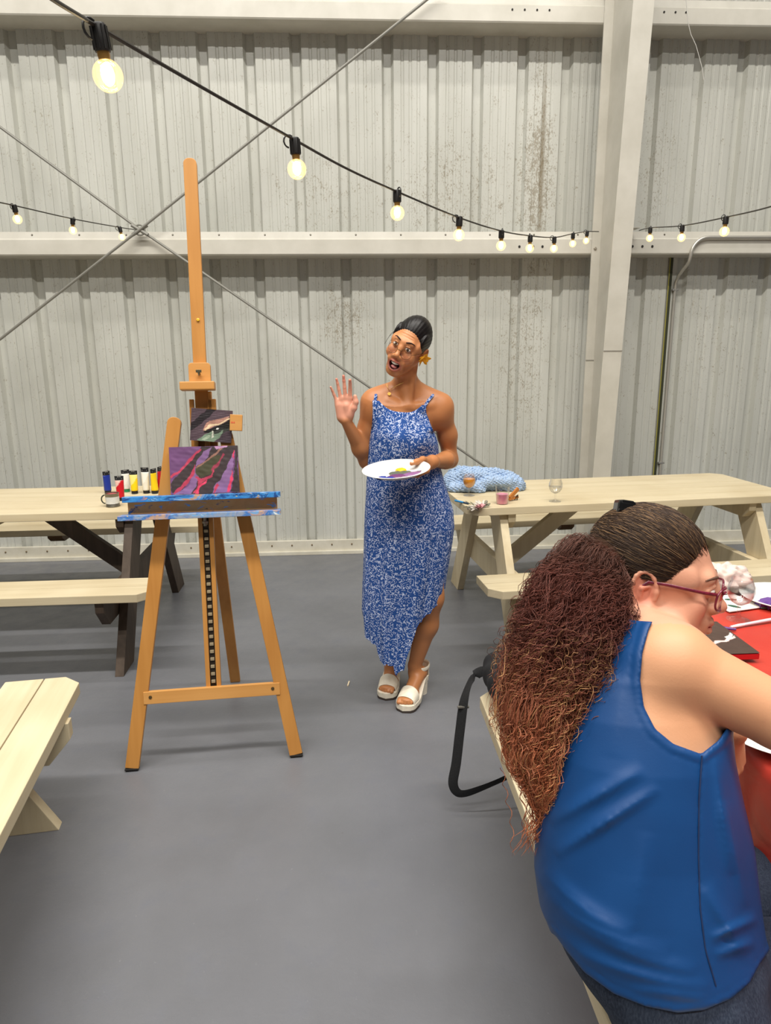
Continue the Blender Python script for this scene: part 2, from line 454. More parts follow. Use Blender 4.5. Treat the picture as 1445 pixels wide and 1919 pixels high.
def picnic_table(name, loc, rz, label, leg_mat, cleat_mat, L=1.83, beams=None, foot=.60, reach=.735):
    beams = beams or leg_mat
    t = empty(name, loc, rz, label, 'picnic table')
    T = .04
    n = 5; pw = .138
    m = MB()
    for i in range(n):
        y = (i-2)*(pw+.004); side = -1 if i == 0 else (1 if i == n-1 else 0)
        m.prism(board(L, pw, T, side=side), T, Matrix.Translation((0, y, .70)), .003)
    m.build('tabletop', M_TOPX, t)
    for s in (-1, 1):
        m = MB()
        for k, side in ((0, 0), (1, s)):
            y = s*(.51+.0625+k*.126)
            m.prism(board(L, .122, T, side=side), T, Matrix.Translation((0, y, .40)), .003)
        m.build('bench', M_TOPX, t)
    for x in (-.72, .72):
        sx = 1 if x > 0 else -1
        for s in (-1, 1):
            # leg board lies across the table, foot splayed outwards
            a = Vector((x, s*.215, .70)); b = Vector((x, s*.60, 0.0)); d = (b-a).normalized(); wv = Vector((0, d.z, -d.y))*(.072)
            h = wv.y if abs(wv.y) > 1e-6 else .07
            k = .088
            pts = [(s*.215-k, .70), (s*.215+k, .70), (s*foot+k, 0), (s*foot-k, 0)]
            M = Matrix(((0, 0, 1, x-.02), (1, 0, 0, 0), (0, 1, 0, 0), (0, 0, 0, 1)))
            m = MB(); m.prism(pts, .042, M, .002); m.build('leg', leg_mat, t)
        # beam that carries the benches
        m = MB(); xo = x-sx*.042
        e = reach; pts = [(-e, .40), (-e, .345), (-e+.07, .262), (e-.07, .262), (e, .345), (e, .40)]
        M = Matrix(((0, 0, 1, xo-.02), (1, 0, 0, 0), (0, 1, 0, 0), (0, 0, 0, 1)))
        m.prism(pts, .04, M, .002); m.build('bench_beam', beams, t)
        m = MB(); pts = [(-.33, .70), (-.33, .655), (-.28, .612), (.28, .612), (.33, .655), (.33, .70)]
        M = Matrix(((0, 0, 1, xo-.02), (1, 0, 0, 0), (0, 1, 0, 0), (0, 0, 0, 1)))
        m.prism(pts, .04, M, .002); m.build('top_beam', beams, t)
        m = MB(); m.bar((x-sx*.065, 0, .30), (sx*.17, 0, .685), .088, .04, up=(0, 1, 0), bev=.002)
        m.build('diagonal_brace', leg_mat, t)
    m = MB(); pts = [(-.31, .70), (-.31, .675), (-.26, .66), (.26, .66), (.31, .675), (.31, .70)]
    M = Matrix(((0, 0, 1, -.045), (1, 0, 0, 0), (0, 1, 0, 0), (0, 0, 0, 1))); m.prism(pts, .09, M, .002); m.build('centre_cleat', M_CREAM, t)
    for s in (-1, 1):
        m = MB(); y = s*.64; pts = [(y-.12, .40), (y-.12, .385), (y-.08, .355), (y+.08, .355), (y+.12, .385), (y+.12, .40)]
        m.prism(pts, .09, M, .002); m.build('bench_cleat', cleat_mat, t)
    return t

picnic_table('picnic_table', (-1.85, 3.83, 0), math.radians(.7), 'cream topped picnic table with dark brown legs behind the easel', M_DARK, M_CLEAT)
picnic_table('picnic_table', (1.48, 3.82, 0), math.radians(5.5), 'all cream picnic table holding the blue blanket and drinks by the wall', M_CREAM, M_CLEAT)
picnic_table('picnic_table', (-1.56, 1.255, 0), math.radians(97.5), 'cream picnic table with only one bench end showing at the left edge', M_CREAM, M_CREAM, reach=.768)
picnic_table('picnic_table', (1.165, 1.15, 0), math.radians(-90), 'cream picnic table under the red cloth where the woman in blue sits', M_CREAM, M_CLEAT, beams=M_CLEAT, foot=.47)
# ================================================================== EASEL AND PAINTINGS
def pip(px, py, poly):
    """points inside polygon (vectorised)"""
    r = np.zeros(px.shape, bool); n = len(poly)
    for i in range(n):
        x1, y1 = poly[i]; x2, y2 = poly[(i+1) % n]
        c = ((y1 > py) != (y2 > py)) & (px < (x2-x1)*(py-y1)/((y2-y1) if y2 != y1 else 1e-9)+x1)
        r ^= c
    return r

def wobble(x, y, seed, s, amp):
    g = np.random.default_rng(seed); o = np.zeros_like(x)
    for k in range(6):
        a, b = g.normal(0, s, 2); p = g.uniform(0, 6.28); o += np.sin(a*x+b*y+p)
    return o*amp/2.4

def canvas(name, w, h, t, shapes, bg, edge, M, label, seed=1, nx=110):
    """stretched canvas; the picture is a fine sheet of coloured points on its front"""
    ny = int(nx*h/w)
    gx, gy = np.meshgrid(np.linspace(0, 1, nx+1), np.linspace(0, 1, ny+1), indexing='xy')
    X = gx+wobble(gx, gy, seed, 16, .012); Y = gy+wobble(gx, gy, seed+1, 16, .014)
    C = np.zeros(gx.shape+(3,)); C[:] = bg[:3]
    C *= (1+wobble(gx*1.0, gy*2.2, seed+2, 9, .10))[..., None]
    for poly, col in shapes:
        k = pip(X, Y, poly); C[k] = np.array(col[:3])*(1+wobble(gx, gy, seed+3, 12, .10))[k][:, None]
    relief = wobble(gx, gy, seed+5, 30, .0003)
    e = ((gx > .02) & (gx < .98) & (gy > .02) & (gy < .98))
    P = np.stack([(gx-.5)*w, -t/2-relief*e, (gy-.5)*h], -1).reshape(-1, 3)
    n = nx+1; idx = np.arange(n*(ny+1)).reshape(ny+1, n)
    F = np.stack([idx[:-1, :-1], idx[:-1, 1:], idx[1:, 1:], idx[1:, :-1]], -1).reshape(-1, 4)
    me = arrays_mesh(name, P, F); vcol(me, np.clip(C.reshape(-1, 3), 0, 1))
    m, nt, b, a = attr_mat('paint_'+name, .38)
    o = link_mesh(name, me, m); o.matrix_world = M
    tag(o, label, 'painting')
    k = MB(); k.box((0, .001, 0), (w*.996, t-.003, h*.996), bev=.002)
    k.build('canvas_edge', edge, o)
    return o

E_O = Vector((-.525, 2.387, 0.0)); E_U = Vector((.9968, .080, 0)); _al = math.radians(9)
E_V = Vector((-.0125, .1559, .9877)).normalized(); E_B = E_V.cross(E_U).normalized()      # E_B points away from the room
EM = frame(E_O, E_U, E_B, E_V)
M_BEECH = wood('oiled_beech', srgb(186, 128, 62), srgb(202, 144, 76), srgb(168, 110, 50), axis=2, scale=10, rough=.42, bstr=.05)
M_BEECHX = wood('oiled_beech_rail', srgb(200, 142, 74), srgb(214, 158, 92), srgb(182, 124, 60), axis=0, scale=10, rough=.42, bstr=.05)
M_RUB = plain('black_rubber', srgb(34, 30, 28), .7)
M_BRASS = plain('dull_screw', srgb(112, 92, 60), .4, .7)

ez = empty('easel', E_O, 0, 'tall wooden studio easel with a paint smeared tray holding two small paintings', 'easel')
ez.rotation_euler = EM.to_euler()
def roundtop(w, z0, z1, n=8, r=None):
    r = r or w/2
    pts = [(-w/2, z0), (w/2, z0)]
    for i in range(n+1):
        a = i*PI/2/n; pts.append((w/2-r+r*math.cos(a), z1-r+r*math.sin(a)))
    for i in range(n+1):
        a = PI/2+i*PI/2/n; pts.append((-w/2+r+r*math.cos(a), z1-r+r*math.sin(a)))
    return pts
def xz_prism(mb, pts, y0, t, bev=.0015, rot=None, off=(0, 0)):
    """outline in the easel's plane, t thick going back from y0"""
    T = Matrix(((1, 0, 0, off[0]), (0, 0, 1, y0), (0, 1, 0, off[1]), (0, 0, 0, 1)))
    if rot: T = Matrix.Translation((off[0], 0, off[1])) @ Matrix.Rotation(rot, 4, 'Y') @ Matrix.Translation((-off[0], 0, -off[1])) @ T
    return mb.prism(pts, t, T, bev)
# front legs
for s in (-1, 1):
    x0, x1 = s*.3055, s*.083; ht = 1.306 if s < 0 else 1.255; x1 = x0+(x1-x0)*ht/1.306; L = math.hypot(x1-x0, ht); a = math.atan2(x1-x0, ht)
    m = MB(); xz_prism(m, roundtop(.049, 0.012, L, r=.022), -.011, .024, .002, rot=a, off=(x0, 0))
    lg = m.build('leg', M_BEECH, ez)
    m = MB(); m.box((x0+s*-.001, .001, .0075), (.05, .026, .007), Matrix.Rotation(0, 4, 'Y'), .002); m.build('foot_pad', M_RUB, lg)
# rear leg
inv = EM.inverted()
rf = inv @ Vector((-.553, 3.06, 0.006)); rt = Vector((.012, .045, 1.24))
m = MB(); m.bar(rt, rf, .046, .022, up=(0, 1, .2), bev=.002); m.build('rear_leg', M_BEECH, ez)
# crossbar with its screws
m = MB(); m.box((.003, -.004, .275), (.50, .02, .047), bev=.002); cbar = m.build('crossbar', M_BEECHX, ez)
for x in (-.222, .226):
    m = MB(); m.lathe([(.0065, 0), (.006, .002), (.002, .0025)], 12, frame((x, -.014, .278), (1, 0, 0), (0, 0, 1), (0, -1, 0))); m.build('screw', M_BRASS, cbar, True)
# twin rails with the toothed track between them
for s in (-1, 1):
    m = MB(); m.box((.006+s*.0195, .014, .795), (.016, .022, 1.0), bev=.0015); m.build('track_rail', M_BEECH, ez)
m = MB(); m.box((.006, .018, .62), (.022, .008, .66)); tk = m.build('track', plain('track_dark', srgb(56, 48, 40), .5, .4), ez)
m = MB()
for i in range(22): m.box((.006, .010, .315+i*.0285), (.015, .010, .0115), bev=.002)
m.build('track_teeth', plain('track_bright', srgb(176, 160, 130), .35, .4), tk)
# mast
m = MB(); xz_prism(m, roundtop(.047, 1.0, 2.235, r=.020), .028, .022, .002, off=(.010, 0)); m.build('mast', M_BEECH, ez)
m = MB(); m.lathe([(.006, 0), (.006, .004), (.004, .005)], 8, frame((.012, .028, 1.66), (1, 0, 0), (0, 0, 1), (0, -1, 0))); m.build('paint_spot', plain('yellow_spot', srgb(226, 182, 40), .4), ez)
# upper cheeks beside the mast
for x, z1, w in ((-.026, 1.372, .016), (.046, 1.372, .030), (.040, 1.40, .014)):
    m = MB(); m.box((x, .036, (1.05+z1)/2), (w, .024, z1-1.05), bev=.0015); m.build('cheek', M_BEECH, ez)
# sliding top clamp
m = MB(); xz_prism(m, roundtop(.078, 1.41, 1.502, r=.012), .002, .026, .002, off=(.011, 0)); hd = m.build('top_clamp', M_BEECHX, ez)
m = MB(); m.box((.006, -.024, 1.414), (.122, .052, .030), bev=.004); m.build('clamp_lip', M_BEECHX, hd)
m = MB(); m.tube([(.011, .002, 1.462), (.011, -.022, 1.462)], .004, 8); m.bar((.001, -.022, 1.468), (.021, -.022, 1.468), .005, .010, up=(0, 0, 1), bev=.001); m.bar((.011, -.022, 1.452), (.011, -.022, 1.466), .004, .006, up=(0, 1, 0)); m.build('wing_nut', plain('wing_steel', srgb(96, 90, 70), .4, .7), hd)

# tray smeared with paint
def tray_material(name, seed, base):
    mt, nt, b = new_mat(name)
    v = coords(nt, 'Object', (1.0, 1.6, 1.8), (seed, seed*.7, 0))
    n1 = noise(nt, v, 9, 5, .65, .6); n2 = noise(nt, coords(nt, 'Object', (1, 2, 2.6), (seed*2, 0, 1)), 17, 4, .6, .8); n3 = noise(nt, coords(nt, 'Object', (1, 2, 2), (5+seed, 2, 0)), 26, 3, .6)
    c = ramp(nt, n1, base)
    c = mix(nt, ramp(nt, n2, [(.58, (0, 0, 0)), (.62, (1, 1, 1))]), c, srgb(120, 168, 214))
    c = mix(nt, ramp(nt, n2, [(.67, (0, 0, 0)), (.69, (1, 1, 1))]), c, srgb(232, 232, 224))
    c = mix(nt, ramp(nt, n3, [(.70, (0, 0, 0)), (.72, (1, 1, 1))]), c, srgb(222, 190, 80))
    c = mix(nt, ramp(nt, n3, [(.24, (1, 1, 1)), (.28, (0, 0, 0))]), c, srgb(38, 70, 60))
    nt.links.new(c, b.inputs['Base Color']); b.inputs['Roughness'].default_value = .4
    bump(nt, b, n2, .25, .003); return mt
BL, BD, OR, SK = srgb(36, 112, 190), srgb(24, 60, 128), srgb(206, 148, 84), srgb(64, 142, 208)
M_LIP = tray_material('tray_lip_paint', 1.3, [(.30, OR), (.38, BL), (.47, SK), (.53, BD), (.58, SK), (.64, OR)])
M_LIP2 = tray_material('tray_ledge_paint', 4.1, [(.30, SK), (.40, srgb(150, 160, 178)), (.50, BL), (.60, srgb(196, 160, 130)), (.70, BL)])
M_MID = tray_material('tray_mid_paint', 7.7, [(.30, srgb(212, 150, 82)), (.60, srgb(226, 166, 98)), (.66, srgb(36, 76, 124)), (.72, srgb(60, 110, 160))])
tr = MB(); tr.box((.004, -.004, .982), (.535, .022, .054), bev=.002); tray = tr.build('tray', M_MID, ez)
m = MB(); m.box((.007, -.036, 1.014), (.556, .060, .020), bev=.002); m.build('upper_ledge', M_LIP, tray)
m = MB(); m.box((.000, -.046, .950), (.568, .090, .018), bev=.002); m.build('lower_ledge', M_LIP2, tray)
m = MB(); m.tube([(.006, -.01, .945), (.006, -.01, .905)], .006, 10); m.lathe([(.011, .0), (.011, .007), (.008, .009)], 8, Matrix.Translation((.006, -.01, .915))); m.build('tray_screw', plain('screw_bright', srgb(150, 144, 134), .3, .8), tray)

# paintings
PU, PU2, DK, PK, PK2, OL = srgb(112, 76, 118), srgb(138, 104, 150), srgb(66, 56, 58), srgb(224, 70, 104), srgb(186, 66, 92), srgb(76, 74, 56)
q = lambda L: [((x-485)/440, 1-(y-600)/290) for x, y in L]
big = [
 (q([(485, 830), (690, 600), (790, 600), (560, 860), (500, 880), (485, 880)]), DK),
 (q([(490, 795), (560, 752), (620, 690), (690, 618), (676, 616), (600, 690), (545, 745), (490, 780)]), PK2),
 (q([(498, 880), (560, 836), (612, 770), (650, 700), (640, 760), (600, 820), (540, 870), (505, 890)]), PK2),
 (q([(505, 890), (600, 840), (650, 720), (700, 630), (760, 606), (730, 680), (640, 890)]), PU2),
 (q([(620, 890), (660, 800), (700, 700), (760, 610), (900, 600), (925, 600), (860, 720), (750, 890)]), DK),
 (q([(690, 660), (708, 632), (745, 640), (720, 672)]), PU2),
 (q([(640, 760), (660, 715), (740, 668), (800, 650), (822, 662), (790, 720), (748, 770), (680, 792)]), OL),
 (q([(655, 725), (740, 664), (820, 612), (826, 622), (745, 676), (662, 735)]), srgb(150, 110, 96)),
 (q([(636, 786), (650, 780), (680, 800), (745, 778), (765, 740), (772, 752), (752, 792), (690, 815), (660, 850), (640, 886), (632, 886), (662, 815)]), PK2),
 (q([(640, 886), (668, 836), (716, 806), (716, 826), (680, 846), (655, 886)]), PK),
 (q([(745, 740), (800, 690), (830, 640), (836, 652), (806, 702), (752, 752)]), srgb(150, 60, 80)),
 (q([(770, 600), (860, 600), (855, 612), (790, 620)]), srgb(196, 150, 190)),
 (q([(745, 890), (800, 812), (850, 730), (885, 655), (898, 640), (885, 760), (850, 890)]), PU2),
 (q([(750, 890), (790, 836), (800, 846), (768, 890)]), PK2),
 (q([(882, 670), (900, 628), (904, 640), (893, 690)]), PK),
 (q([(842, 888), (868, 800), (884, 752), (886, 790), (866, 870), (860, 888)]), PK),
 (q([(868, 888), (890, 780), (905, 700), (912, 600), (925, 600), (925, 888)]), DK),
]
M_EDGE = plain('dark_canvas_edge', srgb(58, 50, 54), .7)
w_, h_ = .243, .171
canvas('painting', w_, h_, .018, big, PU, M_EDGE, EM @ Matrix.Translation((.017, -.034, 1.0255+h_/2)) @ Matrix.Rotation(-math.radians(2), 4, 'X'),
       'larger purple and black canvas with pink streaks standing on the easel tray', 3)
q = lambda L: [((x-615)/270, 1-(y-368)/215) for x, y in L]
small = [
 (q([(615, 520), (615, 470), (720, 368), (780, 368), (640, 510)]), srgb(40, 34, 38)),
 (q([(700, 512), (705, 478), (735, 446), (800, 424), (862, 408), (850, 440), (770, 478), (720, 505)]), srgb(176, 132, 116)),
 (q([(706, 498), (735, 470), (800, 455), (866, 418), (868, 428), (800, 466), (740, 486), (712, 512)]), srgb(222, 196, 160)),
 (q([(700, 515), (760, 488), (830, 455), (885, 425), (885, 470), (830, 500), (760, 520), (705, 525)]), srgb(28, 26, 24)),
 (q([(750, 520), (780, 505), (845, 490), (880, 470), (885, 520), (800, 540)]), srgb(58, 60, 56)),
 (q([(778, 494), (790, 486), (804, 490), (794, 498)]), srgb(226, 222, 216)),
 (q([(662, 575), (700, 548), (735, 520), (750, 512), (756, 530), (800, 520), (836, 500), (800, 560), (770, 583), (680, 583)]), srgb(118, 138, 118)),
 (q([(690, 570), (740, 536), (748, 545), (710, 578)]), srgb(160, 176, 152)),
 (q([(752, 508), (760, 508), (766, 550), (752, 560)]), srgb(206, 206, 190)),
 (q([(780, 583), (836, 520), (885, 490), (885, 583)]), srgb(70, 58, 66)),
]
canvas('painting', .147, .117, .008, small, srgb(84, 68, 76), M_EDGE, EM @ Matrix.Translation((.047, -.0175, 1.272)) @ Matrix.Rotation(math.radians(5.5), 4, 'Y'),
       'smaller dark painting with a salmon and green shape propped behind the larger canvas', 9, 80)
m = MB(); m.box((0, 0, 0), (.044, .024, .058), bev=.0015)
bk = m.build('wood_block', M_BEECHX, ez); bk.matrix_local = Matrix.Translation((.137, -.034, 1.279)) @ Matrix.Rotation(math.radians(4), 4, 'Y')
m = MB()
for i, x in enumerate((-.016, -.011, -.006)): m.box((x, -.0123, .0), (.003, .0006, .006))
m.build('red_mark', plain('red_stamp', srgb(206, 70, 48), .6), bk)
# ================================================================== STRING LIGHTS
M_WIRE = speckled('string_wire', srgb(28, 26, 24), srgb(44, 38, 30), 30, .5, 0)
M_SOCK = plain('black_socket', srgb(34, 32, 30), .45)
M_BULB = glass_mat('bulb_glass', (1.0, .965, .90, 1), .86, .03)
_nt = M_BULB.node_tree; _e = _nt.nodes.new('ShaderNodeEmission'); _e.inputs[0].default_value = (1, .66, .26, 1); _e.inputs[1].default_value = .55  # warm emission added to the clear glass to give each bulb its amber halo
_a = _nt.nodes.new('ShaderNodeAddShader'); _o = _nt.nodes['Material Output']; _m = _o.inputs[0].links[0].from_socket
_nt.links.new(_m, _a.inputs[0]); _nt.links.new(_e.outputs[0], _a.inputs[1]); _nt.links.new(_a.outputs[0], _o.inputs[0])
def emit(name, col, s):
    m = bpy.data.materials.new(name); m.use_nodes = True; nt = m.node_tree; nt.nodes.clear()
    o = nt.nodes.new('ShaderNodeOutputMaterial'); e = nt.nodes.new('ShaderNodeEmission'); e.inputs[0].default_value = col; e.inputs[1].default_value = s
    nt.links.new(e.outputs[0], o.inputs[0]); return m
M_FIL = emit('glowing_filament', (1.0, .80, .48, 1), 26.0)
M_BBASE = plain('bulb_brass', srgb(186, 142, 78), .3, .8)

def mesh_of(fn, name, mat, smooth=True):
    m = MB(); fn(m); o = m.build(name, mat, None, smooth); me = o.data; bpy.data.objects.remove(o); return me
R = .0195
def _sock(m):
    m.lathe([(.0085, 0), (.0095, -.002), (.0098, -.012), (.0102, -.014), (.0104, -.030), (.0098, -.032), (.0, -.032)], 16)
    for k in range(10):
        a = 2*PI*k/10; m.bar((.0102*math.cos(a), .0102*math.sin(a), -.003), (.0104*math.cos(a), .0104*math.sin(a), -.030), .002, .002, up=(math.cos(a), math.sin(a), 0))
    m.tube([(.0+.012*math.cos(t)-.012, 0, -.008+.012*math.sin(t)) for t in [PI*.3+i*PI*1.15/8 for i in range(9)]], .0018, 6)
ME_SOCK = mesh_of(_sock, 'socket', M_SOCK)
ME_BASE = mesh_of(lambda m: m.lathe([(.008, -.032), (.0082, -.036), (.0075, -.040), (.008, -.042), (.0, -.042)], 14), 'bulb_base', M_BBASE)
def _globe(m):
    pr = [(.0078, -.041)]
    for i in range(1, 17):
        t = math.radians(22+158*i/16); pr.append((R*math.sin(t), -.041-R*.93+R*math.cos(t)*1.02))
    pr[-1] = (0, pr[-1][1]); m.lathe(pr, 24, cap=False)
ME_GLOBE = mesh_of(_globe, 'globe', M_BULB)
def _fil(m): m.ball((0, 0, -.0575), (.0088, .0088, .0138), None, 12, 10)
ME_FIL = mesh_of(_fil, 'filament', M_FIL)

def string_light(label, wire, bulbs, group='cafe string lights with clear globe bulbs'):
    """wire: (px,py,depth); bulbs: indices into wire that carry a lamp"""
    P = [at_d(*w) for w in wire]
    s = empty('string_light', P[0], 0, label, 'string lights', group); O = P[0]
    # smooth the run
    Q = []
    for i in range(len(P)-1):
        p0 = P[max(i-1, 0)]; p1 = P[i]; p2 = P[i+1]; p3 = P[min(i+2, len(P)-1)]
        for j in range(8):
            t = j/8
            Q.append(.5*((2*p1)+(p2-p0)*t+(2*p0-5*p1+4*p2-p3)*t*t+(3*p1-p0-3*p2+p3)*t**3))
    Q.append(P[-1])
    m = MB(); m.tube([q-O for q in Q], .0028, 8); m.build('wire', M_WIRE, s, True)
    for b, (tx, ty) in bulbs:
        so = bpy.data.objects.new('socket', ME_SOCK); COL.objects.link(so); so.parent = s
        so.location = P[b]-O+Vector((0, 0, .004)); so.rotation_euler = (tx, ty, random.uniform(0, 3))
        so.rotation_mode = 'XYZ'
        for nm, me in (('bulb_base', ME_BASE), ('globe', ME_GLOBE), ('filament', ME_FIL)):
            o = bpy.data.objects.new(nm, me); COL.objects.link(o); o.parent = so
    return s
W1 = [(60, -28, .72), (110, 6, .78), (160, 36, .85), (183, 50, .90), (365, 156, 1.12), (552, 262, 1.42), (650, 316, 1.65), (744, 359, 1.9), (861, 408, 2.35), (940, 433, 2.8), (994, 442, 3.25), (1039, 445, 3.65), (1074, 438, 4.05), (1101, 434, 4.4), (1122, 434, 4.62)]
string_light('string of nine lit globe bulbs drooping from top left to the steel column', W1, [(3, (0, -.16)), (5, (0, -.05)), (7, (.0, .03)), (8, (0, .02)), (9, (0, -.04)), (10, (0, .05)), (11, (0, 0)), (12, (0, .06)), (13, (0, .1))])
W2 = [(1198, 432, 4.62), (1219, 427, 3.95), (1279, 423, 3.42), (1361, 407, 2.85), (1445, 387, 2.4), (1540, 352, 2.0)]
string_light('short string of three lit globe bulbs right of the steel column', W2, [(1, (0, .03)), (2, (0, 0)), (3, (0, .04))])
W3 = [(-130, 356, 2.45), (-40, 372, 2.75), (26, 385, 3.0), (136, 410, 3.55), (224, 426, 4.15), (258, 431, 4.72)]
string_light('short string of three lit globe bulbs at the left edge', W3, [(2, (0, -.2)), (3, (0, -.12)), (4, (0, -.15))])
# ================================================================== SMALL THINGS ON THE TABLES
M_BLACKP = plain('black_plastic', srgb(30, 30, 32), .4)
M_TWHITE = plain('tube_white', srgb(228, 224, 210), .4)
def paint_tube(x, y, rz, col, col2, label, h=.128, split=.45, tilt=0.0, capc=None):
    t = empty('paint_tube', (x, y, .7405), rz, label, 'paint tube', 'acrylic paint tubes standing on the dark legged table')
    if tilt: t.rotation_euler = (tilt, 0, rz)
    def sec(z0, z1, n=10, extra=0.0):
        rings = []
        for i in range(n+1):
            z = z0+(z1-z0)*i/n; f = (z-.02)/(h-.02); f = max(0, min(1, f))
            a = .019+.0045*f; b = .019*(1-f)**.8+.0018+extra
            rings.append([(a*math.copysign(abs(math.cos(t_))**.85, math.cos(t_)), b*math.sin(t_), z) for t_ in [2*PI*k/20 for k in range(20)]])
        V = [p for r_ in rings for p in r_]; F = []
        for i in range(n):
            for k in range(20): F.append((i*20+k, i*20+(k+1) % 20, (i+1)*20+(k+1) % 20, (i+1)*20+k))
        F.append(tuple(range(19, -1, -1))); F.append(tuple(n*20+k for k in range(20)))
        return V, F
    # body carries its printed label: colour below, pale above
    zt = h*.83
    V, F = sec(.018, zt, 16)
    me = arrays_mesh('body', V, F)
    C = []
    for p in V:
        u = p[0]/.02; lim = .018+(zt-.018)*(split+.28*u)
        C.append(col2[:3] if (p[2] > lim and p[1] < 0.004) else col[:3])
    vcol(me, C); mt, nt, b, a_ = attr_mat('tube_print', .38)
    link_mesh('body', me, mt, t, True)
    V, F = sec(zt, h, 4, .0006); me = arrays_mesh('crimp_band', V, F); k = link_mesh('crimp_band', me, M_BLACKP, t)
    m = MB(); m.box((0, -.0030, h*.955), (.018, .0012, .006), bev=.0004); m.build('hang_slot', M_TWHITE, k)
    m = MB(); m.box((0, -.0048, h*.885), (.030, .0010, .004)); m.build('print_line', plain('print_grey', srgb(150, 150, 148), .5), k)
    m = MB(); m.lathe([(.0175, 0), (.018, .002), (.018, .016), (.016, .019)], 20); m.build('cap', capc or M_BLACKP, t, True)
    return t
RED, BLUE, YEL, WHI, GRN = srgb(196, 16, 32), srgb(24, 48, 142), srgb(248, 206, 20), srgb(226, 222, 206), srgb(28, 140, 92)
paint_tube(-1.368, 3.97, .9, BLUE, BLUE, 'blue paint tube seen nearly edge on, leftmost of the tubes')
paint_tube(-1.275, 4.01, .6, srgb(222, 222, 214), srgb(232, 230, 222), 'white paint tube with a green foot behind the front red tube', capc=plain('green_cap', GRN, .4))
paint_tube(-1.232, 3.765, .15, RED, srgb(232, 190, 178), 'red paint tube standing nearest the front, beside the small paint tin', .135, .85)
paint_tube(-1.212, 3.95, .0, YEL, srgb(246, 226, 130), 'wide yellow paint tube facing forward, black band on top', .132, .5)
paint_tube(-1.148, 3.955, -.15, WHI, srgb(238, 236, 226), 'white paint tube between the two yellow tubes', .148, .5)
paint_tube(-1.098, 3.945, 1.1, YEL, YEL, 'narrow yellow paint tube turned sideways beside the easel leg', .142)
paint_tube(-1.076, 3.995, 1.35, RED, RED, 'red paint tube turned edge on, closest to the easel leg', .145)

# small paint tin
t = empty('paint_tin', (-1.228, 3.618, .7405), 0, 'small open metal paint tin with white label and red paint on its rim', 'tin')
m = MB(); m.lathe([(.034, 0), (.0355, .002), (.0355, .005), (.034, .007), (.034, .066), (.0355, .068), (.0355, .071), (.032, .071), (.032, .062), (0, .062)], 28)
m.build('can', plain('tin_metal', srgb(132, 128, 116), .35, .8), t, True)
m = MB(); m.lathe([(.0345, .018), (.0346, .054)], 28, None, False); m.build('tin_label', speckled('tin_paper', srgb(206, 208, 206), srgb(222, 222, 216), 60, .6, 0), t, True)
m = MB(); m.lathe([(.0325, .063), (.028, .0655), (.02, .064), (0, .0645)], 24); m.build('red_paint', plain('wet_red', srgb(196, 92, 92), .3), t, True)
m = MB(); m.tube([(-.036+.018*math.cos(a)-.002, 0, .038+.022*math.sin(a)) for a in [PI*.5+i*PI/10 for i in range(11)]], .0035, 8); m.build('handle', plain('tin_handle', srgb(54, 62, 50), .5), t, True)

# stemmed glasses
M_GLASS = glass_mat('drinking_glass', (1, 1, 1, 1), .84, .02)
def stem_glass(loc, s, label, drink=None, level=.62, name='goblet'):
    t = empty(name, loc, 0, label, 'glass'); t.scale = (s, s, s)
    bowl = [(.005, .046), (.012, .049), (.026, .058), (.036, .074), (.039, .090), (.037, .106), (.031, .122), (.030, .128)]
    inn = [(r-.0016, z+.001) for r, z in bowl[::-1]]
    m = MB(); m.lathe(bowl+inn, 28, cap=False); m.build('bowl', M_GLASS, t, True)
    m = MB(); m.lathe([(.0, .0), (.033, .0), (.034, .002), (.028, .004), (.010, .009), (.0055, .018), (.0045, .030), (.0065, .036), (.0045, .042), (.006, .047), (0, .047)], 24); m.build('stem', M_GLASS, t, True)
    if drink:
        zt = .048+.075*level; pr = []
        for i in range(14):
            z = .050+(zt-.050)*i/13; r = np.interp(z, [b[1] for b in bowl], [b[0] for b in bowl])-.0024; pr.append((max(r, .001), z))
        m = MB(); m.lathe([(0, .0495)]+pr+[(0, zt)], 28); m.build('drink', drink, t, True)
    return t
M_BEER = plain('amber_drink', srgb(222, 146, 26), .1)
M_WATER = glass_mat('clear_water', (.96, .97, .98, 1), .80, .02)
stem_glass(at_z(879, 929, .7405), .93, 'stemmed glass of amber drink beside the light blue blanket', M_BEER, .72)
stem_glass(at_z(1040, 940, .7405), .93, 'stemmed glass of clear water alone near the middle of the far table', M_WATER, .5)
stem_glass((1.127, 1.845, .7445), .98, 'stemmed glass of clear water standing on the red cloth', M_WATER, .6)

t = empty('plastic_cup', at_z(941, 944, .7405), 0, 'small clear plastic cup holding pink liquid on the far table', 'cup')
m = MB(); m.lathe([(0, 0), (.030, 0), (.0375, .092), (.0365, .092), (.0292, .002), (0, .002)], 24); m.build('cup_wall', M_GLASS, t, True)
m = MB(); m.lathe([(0, .003), (.0285, .003), (.0325, .052), (0, .052)], 24); m.build('pink_liquid', plain('pink_water', srgb(240, 150, 172), .3, **{'Transmission Weight': .2}), t, True)

a, b = at_z(853, 938, .7455), at_z(879, 944, .7455); d = (b-a)
t = empty('marker_pen', a, 0, 'blue pen lying near the left corner of the far table', 'pen')
m = MB(); m.tube([(0, 0, 0), d*.62], .0052, 10); m.build('pen_body', plain('pen_blue', srgb(48, 138, 196), .35), t, True)
m = MB(); m.tube([d*.62, d*.95, d], [.0046, .0046, .002], 10); m.build('pen_cap', plain('pen_dark', srgb(40, 60, 84), .4), t, True)

